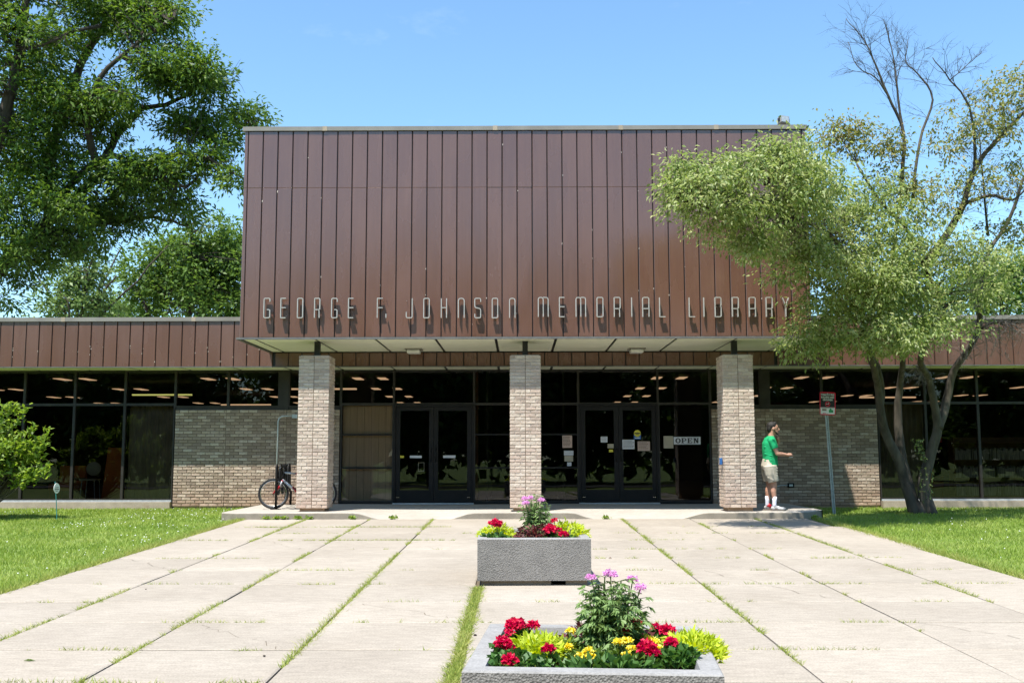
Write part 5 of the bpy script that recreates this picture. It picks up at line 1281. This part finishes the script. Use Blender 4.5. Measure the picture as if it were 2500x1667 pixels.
# dead grey twigs low on the right
dl1 = limb(tw, [Z4(1860, 220, 21.1), Z4(1960, 60, 20.6), Z4(2080, 20, 20.2), Z4(2240, 30, 19.9)], .03, .01, .01, 5)
dl2 = limb(tw, [Z4(1600, 560, 21.3), Z4(1520, 380, 21), Z4(1440, 330, 20.8)], .02, .006, .01, 5)
dt = MB()
bare_twigs(dt, dl1, .008, 42, .8, 2, up=-.5); bare_twigs(dt, D4[8:30], .007, 26, .6, 2, up=-.3); bare_twigs(dt, dl2, .006, 18, .55, 2, up=-.4)
bl = [blob(2010, 640, 18.6, 120, 80, 1.1, 163), blob(1960, 740, 19.0, 110, 50, 1.0, 103), blob(2120, 740, 19.2, 100, 60, 1.0, 94), blob(1640, 440, 16.7, 120, 85, 1, 197), blob(1800, 430, 17.0, 150, 90, 1, 258), blob(1960, 500, 18.6, 150, 110, 1, 258), blob(1700, 520, 17.0, 110, 40, 1, 77), blob(1840, 580, 17.8, 130, 70, 1, 163),
 blob(1950, 660, 18.6, 140, 80, 1, 180), blob(2080, 620, 18.6, 120, 110, 1, 146), blob(1900, 770, 19.0, 90, 55, 1, 81), blob(2060, 770, 18.6, 120, 50, 1, 86), blob(2200, 690, 19.3, 110, 90, 1, 63), blob(2310, 640, 19.3, 80, 80, 1, 37),
 blob(1580, 380, 16.7, 50, 30, 0, 22), blob(2240, 600, 19.3, 110, 50, 1, 43), blob(1745, 560, 17.0, 70, 40, 0, 34), blob(1800, 350, 17.0, 120, 25, 1, 60), blob(1850, 800, 19.0, 45, 30, 0, 20), blob(1540, 460, 16.7, 30, 40, 0, 13), blob(2150, 560, 19.3, 80, 60, 1, 51)]
S += limb(tm, [Z7(820, 1020, 19.0), Z7(640, 860, 17.6), Z7(420, 780, 17.1), Z7(260, 720, 16.9)], .03, .01, .01, 5)
S += limb(tm, [Z7(1000, 740, 20.8), Z7(940, 640, 20.7), Z7(880, 560, 20.6)], .015, .006, .01, 4)
crown('crown', t, bl, M['leaf_r'], .086, .42, 25, .17, S, tw, lay=2.2, flat=.45, thr=.43, nsc=1.25, twr=.006, droop=.75, maxtw=1.6, seed=12)
bl2 = [blob(1940, 310, 19.2, 75, 55, 0, 70), blob(2040, 330, 19.4, 60, 50, 0, 40), blob(2060, 420, 19.4, 70, 50, 0, 45), blob(2200, 300, 19.4, 60, 70, 1, 45), blob(2290, 260, 19.4, 60, 90, 1, 75), blob(2340, 200, 19.4, 30, 50, 0, 30), blob(2220, 430, 19.4, 90, 50, 1, 50), blob(2330, 400, 19.9, 40, 70, 0, 22), blob(2310, 540, 19.9, 60, 50, 0, 36), blob(2130, 480, 19.4, 70, 60, 1, 35)]
crown('upper_crown', t, bl2, M['leaf_r2'], .088, .45, 17, .16, S+U1+U2+U5+U3[:12], tw, lay=1.6, flat=.5, thr=.40, nsc=1.4, twr=.004, droop=.6, maxtw=.6, seed=13)
part(tm, 'trunk', M['bark_g'], t, smooth=True); tag(part(tw, 'twigs', M['bark_d'], t), kind='stuff'); o = tag(part(dt, 'dead_twigs', M['twig'], t), kind='stuff'); o['label'] = 'bare grey dead twigs'
# suckers at the foot
sk = MB(); SP = []
for k in range(7):
    a = Z4(1540+rnd.uniform(-20, 30), 1350, 21.5); q = [a]
    for j in range(6): q.append(q[-1]+V((rnd.gauss(.0, .03), rnd.gauss(0, .03), .12)))
    sk.tube(q, .004, n=3, cap=False); SP += q[1:]
for k in range(5):
    a = Z4(1540+rnd.uniform(-20, 20), 1050, 21.4); q = [a]
    for j in range(5): q.append(q[-1]+V((rnd.gauss(-.03, .03), rnd.gauss(0, .03), .09)))
    sk.tube(q, .004, n=3, cap=False); SP += q[1:]
part(sk, 'sucker_stems', M['stem'], t)
P = np.array([tuple(p) for p in SP for _ in range(3)]); leaves_obj('sucker_leaves', P, NR.normal(size=P.shape), .06, .03, M['leaf_r'], t)

# shrub at the left edge
sc0 = atd(-40, 1130, 20.4)
t = thing('leafy_shrub', 'bright green broad leaved shrub at the left edge, in front of the window', 'shrub', (sc0.x-.2, 20.4, gz(0, 20.4)))
sm = MB(); tips = []
base = V((sc0.x-.25, 20.4, gz(0, 20.4)))
for k in range(150):
    a = rnd.uniform(0, 6.28); el_ = rnd.uniform(-.25, 1.3); rr = rnd.uniform(.65, 1.0)
    v = V((math.cos(a)*math.cos(el_), math.sin(a)*math.cos(el_), math.sin(el_)))
    c = V((sc0.x-.05, 20.4, .86)); tip = c+V((v.x*1.18*rr, v.y*.8*rr, v.z*.98*rr))
    q = [base, base.lerp(tip, .5)+V((0, 0, -.1)), tip]
    sm.tube(smooth_path(q, .02, 3), [.014, .013, .011, .009, .007, .005, .003], n=4, cap=False)
    tips.append((tip, (tip-c).normalized(), 1))
for x, y in ((112, 985), (60, 930), (20, 925), (100, 1000), (118, 1060), (80, 975), (95, 1075), (110, 1010), (70, 1090), (40, 915)):
    p = atd(x-6, y+8, 20.2); c = V((sc0.x, 20.4, .8)); sm.tube([c, c.lerp(p, .5), p], [.01, .007, .003], n=4); tips.append((p, V((.5, -.2, .8)).normalized(), 1))
    tips.append((c.lerp(p, .8), V((.4, -.2, .7)).normalized(), 1))
P = []; D = []
for p, d, _ in tips:
    for k in range(34):
        q = p-d*rnd.uniform(0, .30)+V((rnd.gauss(0, .05), rnd.gauss(0, .05), rnd.gauss(0, .04))); dd = d*.7+V((rnd.gauss(0, .8), rnd.gauss(0, .8), rnd.gauss(.25, .5))); P.append(q); D.append(dd)
P = np.array([tuple(p) for p in P]); D = np.array([tuple(p) for p in D])
leaves_obj('foliage', P, D, NR.uniform(.09, .165, len(P)), .055, M['leaf_s'], t, fold=.16)
part(sm, 'stems', M['bark_g'], t)

# trees and cars on the far side of the forecourt, mirrored in the glass
tre = None
for k, (x, y) in enumerate(((-26, -26), (-15, -30), (-6, -24), (4, -31), (13, -25), (24, -29), (36, -26), (-38, -28))):
    if tre is None:
        tre = thing('street_tree', 'tall dense street tree across the road behind the camera, seen only mirrored in the glass', 'tree', (0, 0, 0), 'street trees mirrored in the glass')
        m = MB(); s = limb(m, [V((0, 0, -1.5)), V((0.1, 0, 3)), V((0, .2, 8))], .35, .1, .05)
        for j in range(8):
            a = j*.8; s += limb(m, [V((0, 0, 2.5+j*.5)), V((math.cos(a)*2, math.sin(a)*2, 4.5+j*.6)), V((math.cos(a)*4, math.sin(a)*3.5, 6+j*.7))], .12, .03, .05, n=5)
        tw_ = MB(); crown('crown', tre, [(V((0, 0, 8)), (6.4, 4.8, 6.0), 620), (V((0, 0, 5.0)), (6.4, 4, 3.4), 300)], M['leaf_bg'], .42, .7, 26, .8, s, tw_, thr=.3, seed=30)
        m.build('trunk', M['bark_d'], tre, smooth=True); tre.location = (x, y, gz(0, y)); tree_kids = list(tre.children)
    else:
        o = tre.copy(); COL.objects.link(o); o.location = (x, y, gz(0, y)); o.rotation_euler = (0, 0, k*1.3); s_ = rnd.uniform(.9, 1.25); o.scale = (s_, s_, s_)
        for ch in tree_kids: c2 = ch.copy(); COL.objects.link(c2); c2.parent = o
hp = []
n = 9000; P = np.stack([NR.uniform(-70, 75, n), -36+NR.normal(size=n)*1.2, -1+np.sqrt(NR.uniform(0, 1, n))*5.5*(1+.15*np.sin(np.arange(n)))], 1)
o = leaves_obj('added_hedge', P, NR.normal(size=P.shape), 1.3, .9, M['leaf_bg']); tag(o, 'tall dark hedge added behind the camera to block bright sky mirrored in the glass', 'hedge', kind='stuff')  # unseen hedge, added to darken the bright gap mirrored below the tree crowns
m = MB(); m.add([(-120, -20, gz(0, -20)+.02), (120, -20, gz(0, -20)+.02), (120, -11, gz(0, -11)+.02), (-120, -11, gz(0, -11)+.02)], [(0, 1, 2, 3)]); tag(m.build('road', M['asphalt']), kind='structure')

# ------------------------------------------------------------ planters and flowers
def planter(c, rz, label, zt=.50):
    g0 = gz(0, c[1]); t = thing('planter', label, 'planter', (c[0], c[1], g0+.0), 'square aggregate planters on the centre line', rz)
    t.rotation_euler = (math.atan(.0186), 0, rz)
    h = .61; r = .10; z0, z1 = .055, zt
    m = MB(); o = [(-h, -h), (h, -h), (h, h), (-h, h)]; i_ = [(-h+r, -h+r), (h-r, -h+r), (h-r, h-r), (-h+r, h-r)]; i2 = [(-h+r+.04, -h+r+.04), (h-r-.04, -h+r+.04), (h-r-.04, h-r-.04), (-h+r+.04, h-r-.04)]
    e = .008
    vs = [(x, y, z0) for x, y in o]+[(x, y, z1-e) for x, y in o]
    m.add(vs, [(0, 1, 5, 4), (1, 2, 6, 5), (2, 3, 7, 6), (3, 0, 4, 7), (3, 2, 1, 0)])
    m.build('box', M['planter'], t)
    m = MB(); s = 1-e/h
    vs = [(x, y, z1-e) for x, y in o]+[(x*s, y*s, z1) for x, y in o]+[(x, y, z1) for x, y in i_]+[(x, y, z1-.16) for x, y in i2]
    m.add(vs, [(0, 1, 5, 4), (1, 2, 6, 5), (2, 3, 7, 6), (3, 0, 4, 7), (4, 5, 9, 8), (5, 6, 10, 9), (6, 7, 11, 10), (7, 4, 8, 11), (8, 9, 13, 12), (9, 10, 14, 13), (10, 11, 15, 14), (11, 8, 12, 15)])
    m.build('rim', M['rim'], t)
    m = MB(); m.box((-h+.04, -h+.05, 0), (.18, h-.05, z0)); m.box((.34, -h+.05, 0), (h-.04, h-.05, z0)); m.add([(.18, -h+.05, 0), (.22, -h+.05, z0), (.34, -h+.05, z0), (.40, -h+.05, 0)], []); m.build('foot', M['footing'] if False else M['kerb'], t)
    m = MB(); n = 16; vs = []
    for j in range(n+1):
        for i in range(n+1):
            x = (-h+r+.02)+(2*h-2*r-.04)*i/n; y = (-h+r+.02)+(2*h-2*r-.04)*j/n; vs.append((x, y, z1-.085+rnd.uniform(-.012, .012)))
    m.add(vs, [(j*(n+1)+i, j*(n+1)+i+1, (j+1)*(n+1)+i+1, (j+1)*(n+1)+i) for j in range(n) for i in range(n)]); m.build('soil', M['soil'], t)
    return t
planter((.15, 11.775), R(1.2), 'farther square grey planter, directly below the middle brick column', .50)
P2 = (.385, 5.53)
planter(P2, R(-4.5), 'nearest square grey planter, cut by the bottom edge of the photo', .50)

def mound(name, label, c, rx, ry, h, n, L, Wr, mat, cat='plant', up=.6, pnt=.5, grp=None, fold=.15, parts=True):
    t = thing(name, label, cat, c, grp)
    a = NR.uniform(0, 2*np.pi, n); rr = np.sqrt(NR.uniform(0, 1, n)); x = np.cos(a)*rr*rx; y = np.sin(a)*rr*ry
    z = h*np.sqrt(np.maximum(1-rr**2*.9, 0))*NR.uniform(.35, 1.0, n)
    P = np.stack([c[0]+x, c[1]+y, c[2]+z], 1); D = np.stack([x/rx, y/ry, np.full(n, up)], 1)+NR.normal(size=(n, 3))*pnt
    leaves_obj('foliage', P, D, L*NR.uniform(.6, 1.25, n), L*Wr, mat, t, fold=fold)
    m = MB()
    for k in range(min(14, n//8)):
        j = rnd.randrange(n); p = V(P[j]); b = V((c[0]+(p.x-c[0])*.3, c[1]+(p.y-c[1])*.3, c[2]-.01)); m.tube([b, b.lerp(p, .6), p], .003, n=4, cap=False)
    part(m, 'stems', M['stem'], t)
    return t
def head(t, c, r, n, mat, L, flat=.7, name='flower_head'):
    v = nrmz(NR.normal(size=(n, 3))); v[:, 2] = np.abs(v[:, 2])*1.0-.25; v = nrmz(v)
    P = np.array(c)+v*np.array([r, r, r*flat])*NR.uniform(.45, 1, (n, 1)); D = v+NR.normal(size=(n, 3))*.7
    leaves_obj(name, P-0*v, D, L, L*.95, mat, t, fold=.2)
def flower_on_stem(t, c, base, r, n, mat, L, flat=.8):
    m = MB(); b = V(base); e = V(c); m.tube([b, b.lerp(e, .5)+V((.01, 0, .0)), e], .004, n=5); part(m, 'stalk', M['stem'], t); head(t, c, r, n, mat, L, flat)
def cleome(label, base, stems, top, hr, seed, Ls=.085, nodes=9, heads=()):
    t = thing('spider_flower', label, 'flowering plant', base)
    rr = random.Random(seed); m = MB(); P = []; D = []; LL = []
    for k in range(stems):
        a = rr.uniform(0, 6.28); sp = rr.uniform(.2, 1)*hr; H_ = top*rr.uniform(.72, 1.0)*(1-.25*(sp/hr)**2)
        e = V(base)+V((math.cos(a)*sp, math.sin(a)*sp, H_)); b = V(base)+V((math.cos(a)*sp*.2, math.sin(a)*sp*.2, 0))
        q = [b, b.lerp(e, .35)+V((math.cos(a)*sp*.15, math.sin(a)*sp*.15, 0)), b.lerp(e, .7)+V((math.cos(a)*sp*.12, 0, 0)), e]; q = smooth_path(q, .003, 3); m.tube(q, .0035, n=4, cap=False)
        for j in range(nodes):
            tt = .15+.85*j/(nodes-1); p = q[min(int(tt*(len(q)-1)), len(q)-1)]
            for s in range(2):
                a2 = rr.uniform(0, 6.28); ln = rr.uniform(.03, .075)*(1.3-tt*.6); o = p+V((math.cos(a2)*ln, math.sin(a2)*ln, ln*.25)); m.tube([p, o], .0018, n=3, cap=False)
                fwd = V((math.cos(a2), math.sin(a2), rr.uniform(-.8, .35))); sd = V((-math.sin(a2), math.cos(a2), 0))
                sz = Ls*(1.25-.75*tt)*rr.uniform(.8, 1.15)
                for f in (-1.15, -.6, 0, .6, 1.15):
                    d = fwd*math.cos(f)+sd*math.sin(f)+V((0, 0, -.25)); P.append(tuple(o)); D.append(tuple(d)); LL.append(sz*(1-.2*abs(f)))
    part(m, 'stems', M['stem'], t)
    leaves_obj('foliage', np.array(P), np.array(D), np.array(LL), np.array(LL)*.30, M['cleome_leaf'], t, fold=.1, up=nrmz(NR.normal(size=(len(P), 3))*.5+np.array([0, 0, 1.])))
    for c, r, src in heads:
        m = MB(); b = V((base[0]+(c.x-base[0])*.6, base[1]+(c.y-base[1])*.6, base[2]+(c.z-base[2])*.55)); m.tube([b, b.lerp(c, .5)+V((.004, 0, 0)), c], .0035, n=5)
        part(m, 'flower_stalk', M['stem'], t); head(t, c, r*1.25, 150, M['cleome_pink'], r*.42, .65)
        # stamens
        m = MB()
        for k in range(16):
            v = V((rr.gauss(0, 1), rr.gauss(0, 1), rr.gauss(0, .6))).normalized(); m.tube([c-V((0, 0, r*.2)), c+v*r*1.35], .0008, n=3, cap=False)
        part(m, 'stamens', M['cleome_pink'], t)
    return t
Q1 = lambda x, y, Y: at(1140+x/6.53, 1200+y/6.53, Y)
Q2 = lambda x, y, Y: at(1150+x/3.675, 1380+y/3.675, Y+.29)
s1 = gz(0, 11.775)+.42; s2 = gz(0, 5.53)+.42
# farther planter
cleome('tall pink spider flower standing in the middle of the farther planter', (Q1(1075, 0, 11.8).x, 11.8, s1), 26, .53, .19, 3, .085, 8, [(Q1(925, 112, 11.7), .032, 0), (Q1(1020, 105, 11.9), .034, 0), (Q1(935, 182, 11.6), .033, 0), (Q1(1185, 135, 11.75), .034, 0)])
mound('coleus', 'dark red coleus at the foot of the spider flower in the farther planter', (Q1(1080, 0, 11.5).x, 11.45, s1), .20, .14, .20, 330, .07, .38, M['coleus'], up=.1, pnt=.6)
mound('lime_vine', 'lime green leafy vine at the left end of the farther planter', (Q1(480, 0, 11.6).x, 11.65, s1), .20, .25, .17, 420, .065, .38, M['lime'])
mound('lime_vine', 'lime green leafy vine spilling at the right end of the farther planter', (Q1(1600, 0, 11.7).x, 11.75, s1), .22, .25, .20, 480, .07, .36, M['lime'])
t = mound('geranium', 'red geranium with one round head at the left of the farther planter', (Q1(460, 0, 11.4).x, 11.38, s1), .16, .10, .10, 170, .055, .95, M['ger_leaf'])
flower_on_stem(t, Q1(470, 515, 11.4), (Q1(480, 0, 11.4).x, 11.4, s1), .058, 130, M['ger_red'], .035)
head(t, Q1(385, 500, 11.42), .022, 30, M['ger_red'], .03)
t = mound('geranium', 'red geranium with several heads right of centre in the farther planter', (Q1(1450, 0, 11.4).x, 11.38, s1), .17, .10, .10, 190, .055, .95, M['ger_leaf'])
flower_on_stem(t, Q1(1335, 620, 11.35), (Q1(1380, 0, 11.4).x, 11.4, s1), .062, 170, M['ger_red'], .035, 1.0)
flower_on_stem(t, Q1(1395, 468, 11.5), (Q1(1370, 0, 11.4).x, 11.42, s1), .028, 40, M['ger_red'], .03)
flower_on_stem(t, Q1(1462, 605, 11.5), (Q1(1450, 0, 11.4).x, 11.42, s1), .022, 30, M['ger_red'], .028)
flower_on_stem(t, Q1(1535, 680, 11.3), (Q1(1520, 0, 11.4).x, 11.36, s1), .046, 100, M['ger_red'], .032, .6)
# nearest planter
cleome('tall pink spider flower rising from the middle of the nearest planter', (Q2(1250, 0, 5.3).x, 5.30+.29, s2), 30, .44, .20, 9, .088, 9, [(Q2(1075, 108, 5.2), .024, 0), (Q2(1250, 80, 5.3), .030, 0), (Q2(1452, 125, 5.35), .026, 0), (Q2(1520, 200, 5.25), .026, 0)])
mound('coleus', 'dark red coleus around the foot of the spider flower in the nearest planter', (Q2(1220, 0, 5.45).x, 5.50+.29, s2), .26, .13, .17, 330, .06, .40, M['coleus'], up=.3)
def ger(label, px, Y, heads, rx=.11, ry=.09, h=.09, n=200):
    c = (Q2(px, 0, Y).x, Y+.29, s2); t = mound('geranium', label, c, rx, ry, h, n, .042, .95, M['ger_leaf'], up=.8)
    for x, y, Yh, r, k in heads: flower_on_stem(t, Q2(x, y, Yh), (c[0]+rnd.uniform(-.03, .03), c[1], s2), r, k, M['ger_red'], .021, .85)
ger('crimson geranium with two heads at the back left corner of the nearest planter', 440, 5.62, [(385, 545, 5.55), (555, 545, 5.6), (330, 520, 5.62), (350, 600, 5.5)] and [(385, 545, 5.55, .045, 230), (555, 545, 5.6, .032, 130), (430, 520, 5.6, .03, 110), (345, 600, 5.5, .02, 50)])
ger('crimson geranium with one big head at the left side of the nearest planter', 270, 5.2, [(290, 700, 5.1, .040, 210), (345, 740, 5.08, .024, 80)], .07, .08)
ger('crimson geranium lowest in the front left corner of the nearest planter', 420, 4.93, [(345, 862, 4.87, .036, 190)], .16, .10, .10, 330)
ger('small crimson geranium head between the lime leaves on the left of the nearest planter', 690, 5.1, [(697, 752, 5.0, .026, 110)], .05, .05, .07, 60)
ger('large crimson geranium head right of the spider flower in the nearest planter', 1600, 5.1, [(1575, 745, 4.95, .044, 260), (1630, 790, 4.93, .028, 100)], .06, .06, .07, 80)
ger('crimson geranium head above the dark leaves at the right of the nearest planter', 1830, 4.98, [(1795, 700, 5.0, .029, 140)], .135, .12, .12, 420)
ger('crimson geranium with two heads at the back right of the nearest planter', 1680, 5.62, [(1745, 580, 5.55, .032, 140), (1650, 552, 5.6, .018, 50), (1790, 575, 5.6, .02, 60)], .08, .07)
ger('red flowers half hidden in the spider flower leaves of the nearest planter', 1400, 5.5, [(1390, 545, 5.22, .026, 90), (1480, 520, 5.22, .022, 60), (1375, 590, 5.2, .014, 30)], .06, .05, .08, 40)
def lime2(label, px, Y, rx, ry, h, n): mound('lime_vine', label, (Q2(px, 0, Y).x, Y+.29, s2), rx, ry, h, n, .066, .30, M['lime'], up=.7)
lime2('lime green vine spreading over the left of the nearest planter', 590, 5.28, .17, .20, .105, 800)
lime2('lime green vine spilling over the right rim of the nearest planter', 1960, 5.25, .16, .22, .12, 850)
def mar(label, px, Y, hs, rx=.09, ry=.08, n=110):
    c = (Q2(px, 0, Y).x, Y+.29, s2); t = mound('marigold', label, c, rx, ry, .09, n, .055, .42, M['mar_leaf'], up=.7)
    for x, y, Yh, r in hs: flower_on_stem(t, Q2(x, y, Yh), (c[0], c[1], s2), r, 90, M['marigold'], .016, .7)
mar('yellow marigold by the dark coleus left of the spider flower', 885, 5.3, [(890, 588, 5.4, .023), (878, 728, 5.15, .018)], .07, .10, 120)
mar('pale yellow marigold with two heads front centre of the nearest planter', 1060, 5.0, [(1062, 770, 4.97, .026), (980, 815, 4.95, .022), (1075, 815, 4.93, .018)], .12, .10, 190)
mar('yellow marigold with three heads right of the spider flower', 1380, 5.05, [(1320, 690, 5.05, .022), (1400, 680, 5.1, .026), (1440, 745, 5.03, .018), (1395, 805, 4.95, .018)], .11, .11, 190)
mar('yellow marigold behind the large crimson geranium head', 1610, 5.3, [(1570, 650, 5.3, .020), (1645, 685, 5.2, .023), (1600, 665, 5.25, .02), (1672, 740, 5.1, .018)], .06, .07, 90)
mound('broad_leaf_plant', 'low plant with broad grey green leaves along the front rim of the nearest planter', (Q2(1230, 0, 4.86).x, 4.87+.29, s2), .24, .055, .075, 170, .065, .55, M['ger_leaf'], up=.9)

# ------------------------------------------------------------ lawn, joint grass, clover
def blades(name, xs, ys, hts, wd, mat, zoff=-.035, spread=.45):
    n = len(xs); yc = np.clip(ys, -30, 24); z = -.5+.0186*yc+zoff
    a = NR.uniform(0, 2*np.pi, n); lean = NR.normal(size=(n, 2))*spread
    b0 = np.stack([xs-np.cos(a)*wd/2, ys-np.sin(a)*wd/2, z], 1); b1 = np.stack([xs+np.cos(a)*wd/2, ys+np.sin(a)*wd/2, z], 1)
    tp = np.stack([xs+lean[:, 0]*hts, ys+lean[:, 1]*hts, z+hts], 1)
    V_ = np.stack([b0, b1, tp], 1).reshape(-1, 3); return tag(np_mesh(name, V_, np.arange(3*n).reshape(n, 3), mat, tri=True), kind='stuff')
def inside_pave(x, y): return (x > -5.36+(-.05)*(y > 15)) & (x < 5.72+.0*y) & (y < 20.05)
def field(n, x0, x1, y0, y1):
    # denser towards the camera
    u = NR.uniform(0, 1, n); y = y0*(y1/y0)**u; x = NR.uniform(x0, x1, n); return x, y
nb = 520000
x, y = field(nb, -14.5, 14.5, 6.5, 23.35)
keep = ~((x > -5.33) & (x < 5.70+.12*np.sin(y*1.3)) & (y < 20.05)) & ~((x > -5.85) & (x < 6.02) & (y > 19.97)) & (np.abs(x) < y*.56+1.5)
x, y = x[keep], y[keep]
pat = np.array([noise.noise(V((a*.6, b*.6, 0))) for a, b in zip(x[::1], y[::1])])
ht = (.046+.018*pat)*NR.uniform(.6, 1.3, len(x))
blades('lawn_grass', x, y, ht, .0075+.0005*y, M['grass'])
# ragged edge of longer grass along the paving
n = 9000; ye = NR.uniform(9, 20, n); xe = np.where(NR.rand(n) < .5, -5.34+NR.normal(size=n)*.03, 5.72+NR.normal(size=n)*.05)
blades('edge_grass', xe, ye, NR.uniform(.05, .11, n), .012, M['jgrass'], spread=.7)
# grass in the joints
JX = []; JY = []
def jl(x0, y0, x1, y1, dens, wid, thr, seed, hmul=1):
    L_ = math.hypot(x1-x0, y1-y0); n = int(L_*dens)
    for _ in range(n):
        t_ = rnd.random(); xx = x0+(x1-x0)*t_; yy = y0+(y1-y0)*t_
        v = noise.noise(V((xx*.9+seed*7.3, yy*.9, seed)))*.5+.5+.25*noise.noise(V((xx*4+seed, yy*4, 2)))
        if v < thr: continue
        w_ = wid*(.4+1.6*(v-thr)); px_ = rnd.gauss(0, w_)
        JX.append(xx+(px_ if abs(x1-x0) < abs(y1-y0) else 0)); JY.append(yy+(0 if abs(x1-x0) < abs(y1-y0) else px_*.8))
for k, xj_ in enumerate(LX[1:-1]):
    sd = [1, 2, 3, 4, 5, 6, 7][k]; thr = [.46, .50, .44, .9, .38, .66, .42][k]
    jl(xj_, 4, xj_, 20, 300, .022, thr, sd)
jl(-.45, 5.5, -.43, 11.05, 1900, .036, .26, 4); jl(-.43, 12.5, -.43, 20, 200, .02, .5, 4)
for k, yj in enumerate(TY[3:-1]):
    jl(-5.3, yj, 5.7, yj, 140, .010, .57, 20+k)
jl(-4.6, 18.26, -1.2, 18.26, 300, .02, .3, 50); jl(-4.6, 16.0, -1.0, 16.0, 300, .02, .35, 51); jl(1, 13.66, 5, 13.66, 150, .015, .4, 52); jl(.8, 11.32, 5.3, 11.32, 150, .015, .4, 53)
JX = np.array(JX); JY = np.array(JY)
blades('joint_grass', JX, JY, NR.uniform(.012, .05, len(JX)), .009, M['jgrass'], zoff=-.012, spread=.9)
# clover heads on the left lawn
m = MB(); cnt = 0
while cnt < 300:
    yy = rnd.uniform(9, 22.5); xx = rnd.uniform(-12.5, -5.5) if rnd.random() < .85 else rnd.uniform(6, 12.5)
    if abs(xx) > yy*.54+.3 or noise.noise(V((xx*.5, yy*.5, 5))) < -.05: continue
    s_ = rnd.uniform(.007, .013); c = V((xx, yy, gz(0, yy)-.035+rnd.uniform(.05, .085)))
    vs = [c+V((0, 0, s_)), c+V((0, 0, -s_))]+[c+V((math.cos(a)*s_, math.sin(a)*s_, 0)) for a in (0, 1.57, 3.14, 4.71)]
    m.add(vs, [(0, 2, 3), (0, 3, 4), (0, 4, 5), (0, 5, 2), (1, 3, 2), (1, 4, 3), (1, 5, 4), (1, 2, 5)]); cnt += 1
tag(m.build('clover_flowers', M['clover']), kind='stuff')
# weeds along the kerb
wk = 0
for px in (650, 676, 693, 728, 756, 860, 960, 1480, 1990):
    c = at(px, 1264, 19.93); wk += 1
    n = 60; P = np.tile(np.array([c.x, 19.94, gz(0, 20)]), (n, 1))+NR.normal(size=(n, 3))*np.array([.035, .010, .012])+np.array([0, 0, .02])
    D = NR.normal(size=(n, 3))*.8+np.array([0, -.3, .7])
    V_, Q = leaf_arrays(P, D, NR.uniform(.03, .07, n), .028); V_ = V_-np.array([c.x, 19.93, gz(0, 20)])
    o = np_mesh('kerb_weed', V_, Q, M['leaf_s']); o.location = (c.x, 19.93, gz(0, 20))
    tag(o, ['leafy weed at the kerb below the bicycle wheel, farthest left', 'leafy weed at the kerb, second from the left', 'leafy weed at the kerb just left of the left column', 'leafy weed at the kerb under the left column', 'leafy weed at the kerb right below the left column edge', 'small weed at the kerb near the left dropped kerb', 'tiny weed in the left dropped kerb', 'tiny weed at the kerb left of the right column', 'small weed at the right end of the porch kerb'][wk-1], 'weed', 'weeds along the porch kerb')
# fallen leaf and bits on the paving
for px, py, s_, lb in ((72, 1613, .09, 'curled green leaf lying on the paving near the left edge'), (645, 1602, .022, 'small dark stone on the paving at lower left'), (356, 1439, .018, 'tiny dark pebble on the left paving'), (1160, 1552, .03, 'small dark scrap beside the grass strip'), (2230, 1330, .06, 'dry brown leaf at the right lawn edge'), (1490, 1363, .05, 'short dark twig on the paving right of the farther planter')):
    d = FWD+CR*((px-1250)/2500)+CU*((833.5-py)/2500); tt = (-.5-ZC)/(d.z-.0186*d.y); p = V((0, 0, ZC))+d*tt
    m = MB(); 
    if s_ > .04:
        m.add([(-s_*.5, 0, .004), (0, -s_*.22, .02), (s_*.5, 0, .006), (0, s_*.2, .012)], [(0, 1, 2), (0, 2, 3)])
        o = m.build('fallen_leaf' if 'leaf' in lb else 'twig', M['mar_leaf'] if 'green' in lb else M['wood'])
    else: m.ell((0, 0, s_*.3), (s_*.5, s_*.4, s_*.3), 7, 5); o = m.build('pebble', M['bark_d'])
    o.location = p; tag(o, lb, 'leaf' if 'leaf' in lb else ('twig' if 'twig' in lb else 'pebble'))
print('objects', len(bpy.data.objects))
